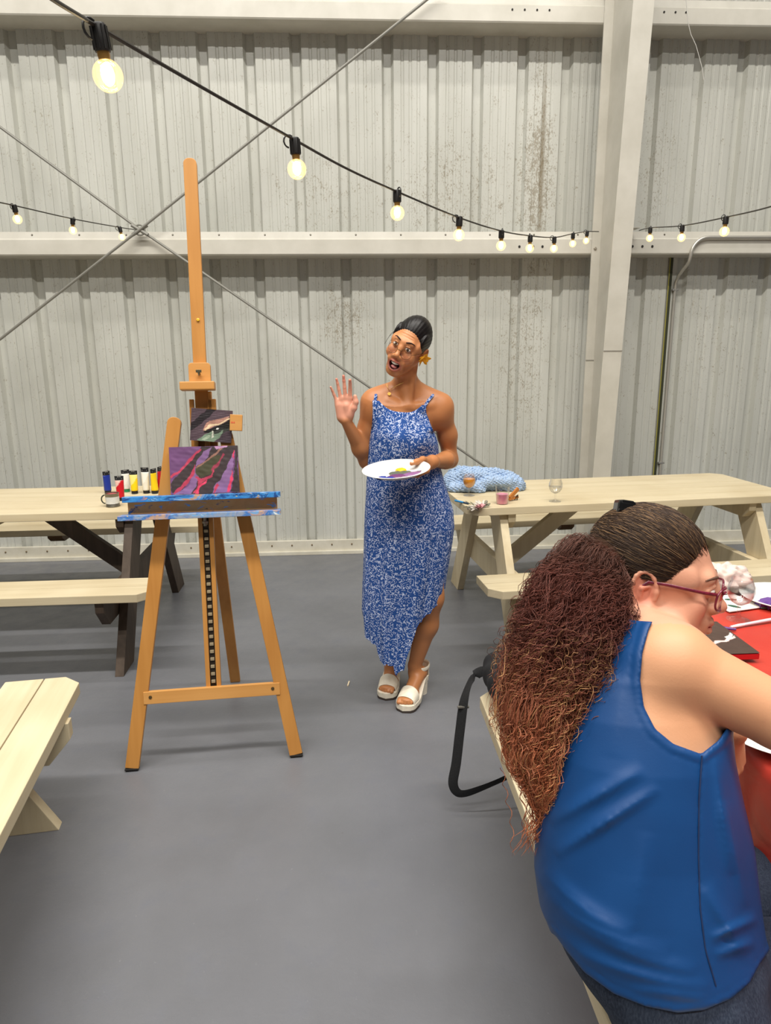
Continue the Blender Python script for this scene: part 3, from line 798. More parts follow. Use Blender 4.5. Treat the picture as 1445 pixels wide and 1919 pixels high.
# dried flower hair piece
t = empty('flower_clip', at_z(897, 952, .7415), .2, 'small bunch of pale pink fabric flowers and grey leaves at the table edge', 'flower')
def petal_flower(parent, c, r, mat, n=6, tilt=.5, seed=0):
    g = random.Random(seed); m = MB()
    for ring, (rr, zz) in enumerate(((r, 0), (r*.6, r*.22))):
        for k in range(n):
            a = 2*PI*(k+ring*.5)/n+g.uniform(-.1, .1)
            M = Matrix.Translation(Vector(c)+Vector((math.cos(a)*rr*.55, math.sin(a)*rr*.55, zz+r*.2))) @ Matrix.Rotation(a, 4, 'Z') @ Matrix.Rotation(-tilt, 4, 'Y')
            m.ball((0, 0, 0), (rr*.55, rr*.42, rr*.10), None, 10, 8); bmesh.ops.transform(m.bm, matrix=M, verts=m.bm.verts[-(10*7+2):])
    m.ball(Vector(c)+Vector((0, 0, r*.45)), r*.22, None, 8, 6)
    return m.build('flower', mat, parent, True)
M_PINK, M_PALE, M_LEAF = plain('pink_petal', srgb(226, 172, 176), .7), plain('pale_petal', srgb(214, 206, 196), .7), plain('grey_leaf', srgb(112, 110, 92), .7)
petal_flower(t, (.0, -.018, .004), .022, M_PINK, seed=1); petal_flower(t, (-.035, .012, .002), .019, M_PALE, seed=2); petal_flower(t, (.024, .02, .002), .018, M_PALE, seed=3)
for i, (x, y, a) in enumerate(((-.055, -.005, 2.6), (.05, .004, .3), (-.02, .035, 1.8), (.052, .03, .9), (-.045, .03, 2.2))):
    m = MB(); m.ball((0, 0, 0), (.020, .008, .0025), None, 10, 6)
    o = m.build('leaf', M_LEAF, t, True); o.location = (x, y, .008+.004*i); o.rotation_euler = (.3, -.35, a)
m = MB(); m.tube([(-.075, .02, .006), (-.03, .005, .008), (.03, 0, .008), (.062, .012, .006)], .0022, 6); m.build('stem', M_LEAF, t, True)

# small wooden stand with metal feet
t = empty('wooden_stand', at_z(963, 938, .7405), .5, 'little orange brown wooden clamp standing beside the pink cup', 'clamp')
M_CL = plain('varnished_wood', srgb(186, 116, 48), .4)
m = MB(); m.bar((-.03, 0, .018), (.028, 0, .062), .020, .012, up=(0, 1, 0), bev=.002); m.build('jaw', M_CL, t)
m = MB(); m.bar((-.034, .004, .010), (.03, .004, .016), .018, .012, up=(0, 0, 1), bev=.002); m.build('base', M_CL, t)
m = MB(); m.tube([(.006, 0, .004), (.012, -.012, .03)], .003, 6); m.tube([(.022, 0, .0), (.020, -.008, .03)], .003, 6); m.build('spring', plain('dark_metal', srgb(70, 62, 50), .35, .7), t, True)

# ------------------------------------------------------------------ red cloth table
M_RED, nt, b = new_mat('red_plastic_cloth')
v = coords(nt, 'Object'); n1 = noise(nt, v, 5, 3, .5, .6)
nt.links.new(ramp(nt, n1, [(.3, srgb(180, 50, 38)), (.7, srgb(194, 62, 46))]), b.inputs['Base Color']); b.inputs['Roughness'].default_value = .45
bump(nt, b, noise(nt, coords(nt, 'Object', (1, .5, 1)), 9, 3, .5, 1.0), .35, .012)
def red_cloth():
    x0, x1, y0, y1 = .800, 1.53, .215, 2.15; zt = .7425
    nu, nv = 46, 110; ov = .29
    V = np.zeros((nu+1, nv+1, 3))
    for i in range(nu+1):
        for j in range(nv+1):
            u = -ov+(x1-x0+2*ov)*i/nu; w = -.2+(y1-y0+.4)*j/nv
            du = max(0, -u, u-(x1-x0)); dv = max(0, -w, w-(y1-y0))
            x = min(max(u, 0), x1-x0)+x0; y = min(max(w, 0), y1-y0)+y0; z = zt
            s = -1 if u < 0 else 1; r = -1 if w < 0 else 1
            drop = max(du, dv)
            if du > 0: x += s*(.012+.05*du+.010*math.sin(w*17)*min(1, du/.15)+.006*math.sin(w*41+1)*min(1, du/.1))
            if dv > 0: y += r*(.012+.05*dv+.008*math.sin(u*19)*min(1, dv/.1))
            z -= drop*.985
            if drop == 0: z += .0016*math.sin(u*21+w*9)+.0014*math.sin(w*33-u*11)+.0012
            if du > 0: z -= .02*math.sin(w*5.0+.5)*min(1, du/.25)
            V[i, j] = (x, y, z)
    n = nv+1; idx = np.arange((nu+1)*n).reshape(nu+1, n)
    F = np.stack([idx[:-1, :-1], idx[1:, :-1], idx[1:, 1:], idx[:-1, 1:]], -1).reshape(-1, 4)
    me = arrays_mesh('tablecloth', V.reshape(-1, 3), F)
    o = link_mesh('tablecloth', me, M_RED, None, True)
    so = o.modifiers.new('thick', 'SOLIDIFY'); so.thickness = .0012; so.offset = 1
    tag(o, 'shiny red plastic cloth draped over the table of the seated woman', 'tablecloth')
red_cloth()
ZC = .7475
def paper_plate(loc, r, label, blobs, M=None, name='paper_plate', seed=1):
    t = empty(name, loc, 0, label, 'plate')
    if M is not None: t.matrix_world = M
    n = 72; prof = [(0, .002), (r*.66, .002), (r*.72, .004), (r*.80, .014), (r*.84, .0165), (r*.985, .021), (r, .0205), (r*.985, .0185), (r*.84, .0145), (r*.80, .012), (r*.72, .002), (r*.66, 0), (0, 0)]
    m = MB(); m.lathe(prof, n)
    for v in m.bm.verts:
        rr = math.hypot(v.co.x, v.co.y)
        if rr > r*.78: v.co.z += .0012*math.sin(math.atan2(v.co.y, v.co.x)*36)*min(1, (rr-r*.78)/(r*.1))
    mt, nt, b = new_mat('plate_paper')
    tx = coords(nt, 'Object'); nn = noise(nt, tx, 26, 2, .5, 1.5)
    fine = math_n(nt, 'ABSOLUTE', math_n(nt, 'SUBTRACT', nn, .5))
    sp = nt.nodes.new('ShaderNodeVectorMath'); sp.operation = 'LENGTH'; nt.links.new(tx, sp.inputs[0])
    ring = math_n(nt, 'GREATER_THAN', sp.outputs['Value'], r*.74)
    fac = math_n(nt, 'MULTIPLY', ring, ramp(nt, fine, [(.008, (1, 1, 1)), (.02, (0, 0, 0))]))
    c = mix(nt, math_n(nt, 'MULTIPLY', fac, .55), srgb(218, 216, 210), srgb(140, 148, 170))
    nt.links.new(c, b.inputs['Base Color']); b.inputs['Roughness'].default_value = .45
    m.build('plate_disc', mt, t, True)
    for k, (bx, by, rx, ry, rot, col, hh, nm) in enumerate(blobs):
        g = random.Random(seed*10+k); m = MB()
        pts = []
        for q in range(26):
            a = 2*PI*q/26; w = 1+.22*math.sin(a*3+g.uniform(0, 6))*.6+g.uniform(-.12, .12); pts.append((rx*w*math.cos(a), ry*w*math.sin(a)))
        rings = []
        for f, z in ((1, 0), (.92, hh*.6), (.6, hh), (.25, hh*.85)): rings.append([m.bm.verts.new((x*f, y*f, z+.0022+(.0006*math.sin(9*x/rx+3*y/ry) if f < .9 else 0))) for x, y in pts])
        for A, B in zip(rings, rings[1:]):
            for q in range(26): m.bm.faces.new((A[q], A[(q+1) % 26], B[(q+1) % 26], B[q]))
        m.bm.faces.new(rings[-1]); m.bm.faces.new(rings[0][::-1])
        o = m.build(nm, plain('paint_'+nm, col, .3), t, True); o.location = (bx, by, 0); o.rotation_euler = (0, 0, rot)
    return t
PUR = srgb(104, 70, 142)
paper_plate((1.345, 1.97, ZC), .128, 'paper plate with thick purple paint at the far right of the red cloth', [(-.052, -.030, .052, .036, .2, PUR, .018, 'purple_paint'), (-.092, -.045, .016, .012, .4, srgb(80, 100, 70), .004, 'green_paint'), (-.07, -.055, .016, .010, 0, srgb(200, 190, 110), .004, 'yellow_paint'), (.04, .03, .03, .02, 0, srgb(120, 96, 150), .006, 'lilac_paint')], seed=3)
_a, _b2 = at_z(1374, 1383, ZC+.02), at_z(1446, 1413, ZC+.02); _d = (_b2-_a); _n = Vector((-_d.y, _d.x, 0)).normalized(); _n = _n if _n.y > 0 else -_n
paper_plate((_a+_b2)/2+_n*math.sqrt(.125**2-(_d.length/2)**2)-Vector((0, 0, .02)), .125, 'paper plate at the table edge under the seated woman\'s right arm', [(.03, .02, .03, .02, 0, srgb(96, 70, 130), .004, 'purple_paint'), (-.02, .05, .02, .016, 0, srgb(150, 60, 80), .004, 'pink_paint')], seed=5)
# palette dish with white paint streaks showing behind the nose: flat white card with painted leaves
def brush(a, b, label, cols):
    a, b = Vector(a), Vector(b); d = b-a; t = empty('paintbrush', a, 0, label, 'paintbrush')
    L = d.length; d = d/L
    m = MB(); m.tube([d*0, d*.03*1, d*.05], [.0035, .0052, .0045], 10); m.build('brush_end', plain('brush_end_'+cols[0], srgb(*cols[1]), .4), t, True)
    m = MB(); m.tube([d*.05, d*(L*.6), d*(L-.05)], [.0046, .0052, .0036], 10); m.build('handle', plain('brush_handle_'+cols[0], srgb(*cols[2]), .35), t, True)
    m = MB(); m.tube([d*(L-.05), d*(L-.02)], [.0038, .0042], 10); m.build('ferrule', plain('ferrule', srgb(190, 188, 180), .3, .8), t, True)
    m = MB(); m.tube([d*(L-.02), d*(L-.008), d*L], [.004, .0045, .001], 10); m.build('bristles', plain('bristle', srgb(60, 44, 36), .7), t, True)
brush((1.066, 1.776, ZC+.005), (1.29, 1.845, ZC+.005), 'white handled paintbrush lying on the red cloth in front of the glass', ('white', (236, 226, 228), (214, 206, 212)))
brush((1.072, 1.758, ZC+.005), (.90, 1.83, ZC+.005), 'purple handled paintbrush tip poking past the seated woman\'s chin', ('purple', (92, 50, 120), (92, 50, 120)))
# crumpled napkin
def crumple(name, c, size, seed, mat, label, cat, parent=None):
    g = np.random.default_rng(seed); n = 60
    u, v = np.meshgrid(np.linspace(0, 2*PI, n, endpoint=False), np.linspace(.02, PI-.02, n//2))
    d = np.stack([np.cos(u)*np.sin(v), np.sin(u)*np.sin(v), np.cos(v)], -1)
    rad = np.ones(u.shape)
    for k in range(26):
        ax = g.normal(size=3); ax /= np.linalg.norm(ax); f = g.uniform(3, 9); rad += .085*np.abs(np.sin(f*(d@ax)+g.uniform(0, 6)))*g.choice([-1, 1])
    P = d*rad[..., None]*np.array(size); P[..., 2] = np.maximum(P[..., 2], -size[2]*.85)
    P += np.array(c); h, w = u.shape; idx = np.arange(h*w).reshape(h, w); nx = np.roll(idx, -1, 1)
    F = np.stack([idx[:-1], nx[:-1], nx[1:], idx[1:]], -1).reshape(-1, 4)
    me = arrays_mesh(name, P.reshape(-1, 3), F)
    o = link_mesh(name, me, mat, parent); tag(o, label, cat); return o
M_NAP = speckled('napkin_paper', srgb(206, 184, 174), srgb(222, 206, 196), 30, .8, .2)
crumple('napkin', (1.205, 2.075, ZC+.042), (.075, .045, .050), 4, M_NAP, 'crumpled pale pink napkin lying at the far end of the red cloth', 'napkin')
# painted card beside the napkin: white with a green leaf
t = empty('painted_card', (1.175, 1.965, ZC+.002), .25, 'white card with dark green leaf strokes behind the glass', 'card')
m = MB(); m.box((0, 0, .0015), (.13, .12, .003), bev=.0008); m.build('card', plain('card_white', srgb(238, 234, 226), .6), t)
for i, (x, y, a) in enumerate(((-.045, .02, .6), (-.02, -.03, 2.1), (.015, .02, -.4), (-.05, -.02, 1.2))):
    m = MB(); m.ball((0, 0, 0), (.020, .009, .0012), None, 10, 6); o = m.build('leaf_stroke', plain('leaf_green', srgb(38, 84, 64), .5), t, True); o.location = (x, y, .0034); o.rotation_euler = (0, 0, a)
# dark painted panel she works on
qq = lambda L: L
strokes = [([(.55, .30), (.75, .36), (.95, .46), (.97, .52), (.80, .44), (.60, .38)], srgb(232, 196, 190)), ([(.80, .40), (.98, .56), (.98, .62), (.84, .50)], srgb(222, 220, 214)), ([(.2, .2), (.5, .3), (.5, .5), (.25, .4)], srgb(110, 50, 60))]
M = Matrix.Translation((.925, 1.672, ZC+.014)) @ Matrix.Rotation(math.radians(0), 4, 'Z') @ Matrix.Rotation(-PI/2, 4, 'X')
canvas('painting', .20, .21, .018, strokes, srgb(70, 52, 44), plain('red_canvas_edge', srgb(186, 22, 30), .4), M, 'dark brown painting with red edges lying flat in front of the seated woman', 21, 60)
# clear plastic tumbler at the frame edge
t = empty('plastic_tumbler', at_z(1474, 1292, ZC), 0, 'clear plastic tumbler on the red cloth cut off by the right edge', 'cup')
m = MB(); m.lathe([(0, 0), (.029, 0), (.0385, .098), (.0395, .1), (.037, .1), (.028, .002), (0, .002)], 28); m.build('cup_wall', M_GLASS, t, True)
m = MB(); m.lathe([(0, .003), (.0272, .003), (.0315, .055), (0, .055)], 24); m.build('cloudy_water', plain('cloudy_pink', srgb(222, 178, 164), .3, **{'Transmission Weight': .3}), t, True)
# ================================================================== CONTINUOUS BODIES: blended volumes turned into one skin
def axis(*segs):
    """(start, end, step) runs joined into one coordinate list"""
    out = []
    for a, b, h in segs: out.append(np.arange(a, b, h))
    return np.concatenate(out).astype(np.float32)

class Body:
    def __init__(s, xs, ys, zs, big=.09):
        s.x, s.y, s.z = xs, ys, zs
        s.F = np.full((len(xs), len(ys), len(zs)), big, np.float32)
        s.M = np.eye(4)
    def _win(s, lo, hi):
        i = [(np.searchsorted(a, l), np.searchsorted(a, h)) for a, l, h in zip((s.x, s.y, s.z), lo, hi)]
        if any(b-a < 1 for a, b in i): return None
        return tuple(slice(a, b) for a, b in i)
    def op(s, fn, lo, hi, k=.01, mode='add', M=None):
        """fn(X,Y,Z) signed distance in local space; lo/hi local bounds"""
        M = s.M if M is None else np.array(M)
        c = np.array([[x, y, z, 1] for x in (lo[0], hi[0]) for y in (lo[1], hi[1]) for z in (lo[2], hi[2])]) @ M.T
        mg = k+.012
        w = s._win(c[:, :3].min(0)-mg, c[:, :3].max(0)+mg)
        if w is None: return
        X = s.x[w[0]][:, None, None]; Y = s.y[w[1]][None, :, None]; Z = s.z[w[2]][None, None, :]
        if not np.allclose(M, np.eye(4)):
            I = np.linalg.inv(M).astype(np.float32)
            X, Y, Z = [I[r, 0]*X+I[r, 1]*Y+I[r, 2]*Z+I[r, 3] for r in range(3)]
        d = fn(X, Y, Z).astype(np.float32); A = s.F[w]
        if mode == 'add':
            h = np.maximum(k-np.abs(A-d), 0)/k if k > 0 else 0
            s.F[w] = np.minimum(A, d)-h*h*k*.25
        elif mode == 'cut':
            h = np.maximum(k-np.abs(A+d), 0)/k if k > 0 else 0
            s.F[w] = np.maximum(A, -d)+h*h*k*.25
        elif mode == 'disp': s.F[w] = A+d
        elif mode == 'and':
            s.F[w] = np.maximum(A, d)
    def cap(s, a, b, ra, rb=None, k=.01, mode='add', M=None):
        a = np.array(a, float); b = np.array(b, float); rb = ra if rb is None else rb; ab = b-a; L2 = float(ab@ab)+1e-12; r = max(ra, rb)
        def fn(X, Y, Z):
            t = np.clip(((X-a[0])*ab[0]+(Y-a[1])*ab[1]+(Z-a[2])*ab[2])/L2, 0, 1)
            return np.sqrt((X-a[0]-ab[0]*t)**2+(Y-a[1]-ab[1]*t)**2+(Z-a[2]-ab[2]*t)**2)-(ra+(rb-ra)*t)
        s.op(fn, np.minimum(a, b)-r, np.maximum(a, b)+r, k, mode, M)
    def fcap(s, a, b, ra, rb, nrm, q, k=.01, mode='add', M=None):
        """capsule squashed by q along the direction nrm"""
        a = np.array(a, float); b = np.array(b, float); ab = b-a; L2 = float(ab@ab)+1e-12; n = np.array(nrm, float); n /= np.linalg.norm(n); r = max(ra, rb)
        def fn(X, Y, Z):
            t = np.clip(((X-a[0])*ab[0]+(Y-a[1])*ab[1]+(Z-a[2])*ab[2])/L2, 0, 1)
            x, y, z = X-a[0]-ab[0]*t, Y-a[1]-ab[1]*t, Z-a[2]-ab[2]*t
            m = x*n[0]+y*n[1]+z*n[2]; e = m*(1/q-1)
            return (np.sqrt((x+e*n[0])**2+(y+e*n[1])**2+(z+e*n[2])**2)-(ra+(rb-ra)*t))*(q+.25*(1-q))
        s.op(fn, np.minimum(a, b)-r, np.maximum(a, b)+r, k, mode, M)
    def ell(s, c, r, R=None, k=.01, mode='add', M=None):
        T = np.eye(4); T[:3, 3] = c
        if R is not None: T[:3, :3] = np.array(R)[:3, :3]
        T = (s.M if M is None else np.array(M)) @ T; r = np.array(r, float)
        def fn(X, Y, Z):
            k0 = np.sqrt((X/r[0])**2+(Y/r[1])**2+(Z/r[2])**2)+1e-6; k1 = np.sqrt((X/r[0]**2)**2+(Y/r[1]**2)**2+(Z/r[2]**2)**2)+1e-6
            return k0*(k0-1)/k1
        s.op(fn, -r, r, k, mode, T)
    def chain(s, pts, rad, k=.008, mode='add', M=None):
        for i in range(len(pts)-1): s.cap(pts[i], pts[i+1], rad[i], rad[i+1], k, mode, M)
    def mesh(s, smooth=2):
        F, xs, ys, zs = s.F, s.x, s.y, s.z
        S = F < 0; c = np.zeros(tuple(n-1 for n in F.shape), np.uint8)
        for i in (0, 1):
            for j in (0, 1):
                for k in (0, 1): c += S[i:S.shape[0]-1+i, j:S.shape[1]-1+j, k:S.shape[2]-1+k]
        idx = np.argwhere((c > 0) & (c < 8)); n = len(idx)
        ids = np.full(c.shape, -1, np.int32); ids[idx[:, 0], idx[:, 1], idx[:, 2]] = np.arange(n)
        off = [(i, j, k) for i in (0, 1) for j in (0, 1) for k in (0, 1)]
        val = [F[idx[:, 0]+i, idx[:, 1]+j, idx[:, 2]+k] for i, j, k in off]
        pos = [np.stack([xs[idx[:, 0]+i], ys[idx[:, 1]+j], zs[idx[:, 2]+k]], -1) for i, j, k in off]
        acc = np.zeros((n, 3)); cnt = np.zeros(n)
        for a in range(8):
            for b in range(a+1, 8):
                if sum(abs(p-q) for p, q in zip(off[a], off[b])) != 1: continue
                m = (val[a] < 0) != (val[b] < 0); t = np.where(m, val[a]/(val[a]-val[b]+1e-20), 0)[:, None]
                acc += np.where(m[:, None], pos[a]+(pos[b]-pos[a])*t, 0); cnt += m
        V = acc/cnt[:, None]; Q = []
        for ax in range(3):
            A = [slice(None)]*3; B = [slice(None)]*3; A[ax] = slice(0, -1); B[ax] = slice(1, None)
            e = S[tuple(A)] != S[tuple(B)]; o1, o2 = [(1, 2), (2, 0), (0, 1)][ax]
            p = np.argwhere(e); p = p[(p[:, o1] > 0) & (p[:, o2] > 0) & (p[:, o1] < F.shape[o1]-1) & (p[:, o2] < F.shape[o2]-1)]
            def cell(d1, d2):
                q = p.copy(); q[:, o1] -= d1; q[:, o2] -= d2; return ids[q[:, 0], q[:, 1], q[:, 2]]
            q = np.stack([cell(1, 1), cell(0, 1), cell(0, 0), cell(1, 0)], -1)
            ins = S[p[:, 0], p[:, 1], p[:, 2]]; q[~ins] = q[~ins][:, ::-1]; Q.append(q)
        Q = np.concatenate(Q); Q = Q[(Q >= 0).all(1)]
        for lam in (.5, -.52)*smooth:
            sm = np.zeros_like(V); ct = np.zeros(n)
            for a, b in ((0, 1), (1, 2), (2, 3), (3, 0)):
                np.add.at(sm, Q[:, a], V[Q[:, b]]); np.add.at(ct, Q[:, a], 1)
            V = V+(sm/np.maximum(ct, 1)[:, None]-V)*lam
        return V, Q

def sdf_object(name, body, mat, parent=None, color=None, smooth=2, keep=None):
    V, Q = body.mesh(smooth)
    me = arrays_mesh(name, V, Q)
    if color is not None: vcol(me, color(V))
    o = link_mesh(name, me, mat, parent, True)
    return o

def blob(c, r, x): return np.clip(1-np.linalg.norm((x-np.array(c))/np.array(r), axis=-1), 0, 1)
def sstep(a, b, x): t = np.clip((x-a)/(b-a), 0, 1); return t*t*(3-2*t)
def lerp3(a, b, t): return a+(np.array(b[:3])-a)*t[:, None]

# ---- anatomy pieces.  Head space: x = the person's left, y = back, z = up, face towards -y
def add_head(B, M, open_mouth=0.0, fs=1.0, ear=1.0, flare=.22):
    zf = lambda z: z*fs
    B.M = np.array(M)
    B.ell((0, .014, .036), (.073, .091, .083), k=.01)
    B.ell((0, -.036, zf(-.012)), (.060, .056, .074), k=.03)
    jz = -.080-.012*open_mouth
    B.ell((0, -.042, zf(jz)), (.043, .044, .034), k=.03)
    B.ell((0, -.074, zf(-.104-.012*open_mouth)), (.020, .017, .015), k=.022)
    for s in (-1, 1):
        B.cap((s*.052, .0, zf(-.035)), (s*.022, -.066, zf(-.100-.01*open_mouth)), .017, .013, k=.025)
        B.ell((s*.037, -.066, zf(-.026)), (.021, .018, .018), k=.022)
        B.ell((s*.060, -.03, .020), (.014, .034, .026), k=.02)
    B.cap((-.034, -.080, zf(.033)), (.034, -.080, zf(.033)), .011, k=.02)
    for s in (-1, 1):
        B.ell((s*.031, -.098, zf(.010)), (.018, .016, .0125), k=.012, mode='cut')
        B.ell((s*.031, -.0785, zf(.011)), (.0145, .0135, .0135), k=.004)
        B.chain([(s*.016, -.087, zf(.013)), (s*.024, -.0915, zf(.0215)), (s*.034, -.091, zf(.0225)), (s*.046, -.083, zf(.013))], [.0022, .0027, .0027, .0022], k=.004)
        B.chain([(s*.018, -.087, zf(.006)), (s*.030, -.0905, zf(.002)), (s*.044, -.083, zf(.007))], [.0025, .003, .0025], k=.005)
    # nose
    B.chain([(0, -.085, zf(.028)), (0, -.094, zf(.006)), (0, -.108, zf(-.022))], [.0085, .0085, .0095], k=.014)
    B.ell((0, -.1115, zf(-.028)), (.0105, .010, .0095), k=.010)
    for s in (-1, 1):
        B.ell((s*.0125, -.101, zf(-.033)), (.0085, .0105, .0085), k=.007)
        B.ell((s*.0062, -.107, zf(-.0425)), (.0036, .0050, .0048), k=.003, mode='cut')
    # mouth
    if open_mouth > 0:
        cz = zf(-.073)
        B.ell((0, -.088, cz), (.030, .019, .028), k=.02); B.ell((-.041, -.068, zf(-.034)), (.025, .022, .024), k=.022); B.ell((.041, -.068, zf(-.034)), (.025, .022, .024), k=.022)
        B.ell((0, -.102, cz-.001), (.0265, .034, .0215), k=.004, mode='cut')
        ring = []
        for i in range(25):
            a = 2*PI*i/24; x = .0280*math.cos(a); z = (.0150*math.sin(a)+.006*(x/.028)**2) if math.sin(a) > 0 else (.0255*math.sin(a)+.006*(x/.028)**2)
            ring.append((x, -.1045+.018*(x/.0280)**2+.006*max(0, -math.sin(a)), cz+z+(.002 if abs(x) < .006 and z > 0 else 0)))
        for i in range(24):
            lo = .5*(ring[i][2]+ring[i+1][2]) < cz
            B.cap(ring[i], ring[i+1], .0038 if lo else .0027, k=.005)
    else:
        cz = zf(-.070)
        B.ell((0, -.090, cz), (.027, .015, .020), k=.012)
        B.chain([(-.023, -.089, cz), (-.010, -.1025, cz+.0045), (0, -.1035, cz+.0035), (.010, -.1025, cz+.0045), (.023, -.089, cz)], [.0028, .0048, .0046, .0048, .0028], k=.004)
        B.chain([(-.020, -.090, cz-.005), (-.008, -.1015, cz-.0095), (.008, -.1015, cz-.0095), (.020, -.090, cz-.005)], [.003, .0058, .0058, .003], k=.004)
        B.cap((-.022, -.101, cz-.0022), (.022, -.101, cz-.0022), .0016, k=.003, mode='cut')
    # ears
    for s in (-1, 1):
        R = Matrix.Rotation(-s*flare, 3, 'Z') @ Matrix.Rotation(-.18, 3, 'X')
        R = np.array(R)*ear; c = np.array((s*.0755, .012, -.006))
        B.ell(c, (.0085, .0185, .030), R, k=.008)
        B.ell(c+R @ np.array((s*.0085, -.002, .004)), (.0055, .0115, .019), R, k=.004, mode='cut')
        rim = []
        for i in range(14):
            a = math.radians(-120+300*i/13); rim.append(c+R @ np.array((s*.0065, .0165*math.sin(a)*1.0+.001, .027*math.cos(a)+.001)))
        B.chain(rim, [.0034]*14, k=.003)
        B.chain([c+R @ np.array((s*.004, -.006, .006)), c+R @ np.array((s*.0065, .004, .004)), c+R @ np.array((s*.005, .006, -.010))], [.003, .0035, .003], k=.003)
        B.ell(c+R @ np.array((s*.002, -.007, -.026)), (.0062, .0075, .009), R, k=.007)
        B.ell(c+R @ np.array((s*.003, -.014, -.002)), (.005, .005, .007), R, k=.005)
    B.M = np.eye(4)

def add_hand(B, M, curl, spread=1.0, s=1.0, thumb=None, k=.006, flip=1):
    """hand space: y along the fingers, x towards the thumb, z out of the back of the hand"""
    B.M = np.array(M) @ np.diag([s*flip, s, s, 1])
    mcp = [(.029, .086, 0), (.0095, .091, .002), (-.0105, .087, .001), (-.0285, .077, -.002)]
    ln = [(.040, .025, .020), (.044, .028, .021), (.041, .026, .020), (.032, .020, .018)]
    ang = [.10, .02, -.07, -.19]
    for i in range(4):
        m = np.array(mcp[i])
        B.fcap((.016-.0105*i, .004, 0), m, .0165, .0125-.0008*i, (0, 0, 1), .78, k=.012)
        a = ang[i]*spread; p = m; bend = 0; r = .0092-.0006*i
        cu = curl[i] if isinstance(curl, (list, tuple)) else curl
        for j in range(3):
            bend += cu*(.7 if j == 0 else 1.0)
            d = np.array((math.sin(a)*math.cos(bend), math.cos(a)*math.cos(bend), -math.sin(bend)))
            q = p+d*ln[i][j]; B.cap(p, q, r, r-.0010, k=.003 if j else k); p = q; r -= .0009
    B.fcap((.020, .018, -.004), (.012, .055, -.007), .017, .014, (0, 0, 1), .8, k=.012)
    B.fcap((-.020, .012, -.004), (-.022, .060, -.005), .014, .012, (0, 0, 1), .8, k=.012)
    th = thumb or [(.018, .016, -.004), (.038, .044, -.012), (.050, .072, -.014), (.055, .096, -.012)]
    B.chain(th, [.0155, .0125, .0105, .0082], k=.008)
    B.M = np.eye(4)
    return [np.array(M) @ np.diag([s*flip, s, s, 1]) for _ in (0,)]
# ================================================================== LIGHT BLUE KNITTED BLANKET ON THE FAR TABLE
def blanket():
    B = Body(axis((.50, 1.06, .0035)), axis((3.62, 4.16, .0045)), axis((.735, .90, .003)))
    z = .742; B.M = np.eye(4); B.M[1, 3] = .055
    B.ell((.665, 3.88, z+.035), (.115, .13, .085), k=.02); B.ell((.80, 3.87, z+.03), (.13, .12, .070), k=.03); B.ell((.91, 3.84, z+.028), (.085, .11, .062), k=.03)
    B.ell((.62, 3.84, z+.02), (.075, .10, .055), k=.03); B.ell((.95, 3.80, z+.020), (.06, .07, .05), k=.03)
    for pts in ([(.585, 3.80, z+.045), (.66, 3.77, z+.095), (.76, 3.78, z+.085), (.86, 3.76, z+.065)], [(.70, 3.74, z+.03), (.80, 3.745, z+.06), (.90, 3.74, z+.055), (.97, 3.76, z+.04)], [(.64, 3.86, z+.105), (.74, 3.84, z+.095), (.84, 3.82, z+.092), (.93, 3.82, z+.078)], [(.585, 3.76, z+.02), (.66, 3.735, z+.035), (.74, 3.73, z+.015)]):
        B.chain(pts, [.026, .030, .028, .022][:len(pts)], k=.012)
    B.op(lambda X, Y, Z: .0034*np.sin(X*190+8*np.sin(Z*40))*np.sin(Z*240+Y*90+4*np.sin(X*22))+.0025*np.sin(X*310+Y*120)*np.sin(Z*330-X*60), (.5, 3.6, .73), (1.06, 4.1, .9), k=0, mode='disp')
    B.op(lambda X, Y, Z: (.7412-Z)+0*X*Y, (.5, 3.6, .73), (1.06, 4.1, .9), k=0, mode='and')
    return B
m_, nt, b = new_mat('blue_wool')
v = nt.nodes.new('ShaderNodeTexVoronoi'); v.inputs['Scale'].default_value = 120; nt.links.new(coords(nt, 'Object', (1, .6, 1.6)), v.inputs['Vector'])
nt.links.new(ramp(nt, v.outputs['Distance'], [(.1, srgb(186, 203, 226)), (.75, srgb(146, 172, 206))]), b.inputs['Base Color'])
b.inputs['Roughness'].default_value = .9; b.inputs['Specular IOR Level'].default_value = .15; bump(nt, b, math_n(nt, 'SUBTRACT', 1.0, v.outputs['Distance']), .8, .006)
tag(sdf_object('blanket', blanket(), m_, None, None, 1), 'light blue knitted blanket heaped on the left end of the far table', 'blanket')
# ================================================================== WOMAN STANDING IN THE BLUE PATTERNED DRESS
SW = empty('person', (.235, 2.86, 0), 0, 'smiling woman in long blue patterned dress waving and holding a paper plate', 'person')
PARENT_INV = Matrix.Translation((-.235, -2.86, 0))
def under(o, root):
    """parent a mesh built in world coordinates"""
    o.parent = root; o.matrix_parent_inverse = root.matrix_basis.inverted(); return o
HM = np.array([[.8192, .4559, .3479, .2600], [-.3630, .8818, -.3010, 2.7938], [-.4440, .1203, .8879, 1.5201], [0, 0, 0, 1]])
HM[:3, 2] = np.cross(HM[:3, 0], HM[:3, 1])
# fitted to her slightly small, tilted head
HM[:3, 3] += HM[:3, :3] @ np.array([0, 0, .004]) + np.array([-.0135, .0, .0105]); HM[:3, :3] *= .88
def hp(x, y, z): return (HM @ np.array([x, y, z, 1]))[:3]

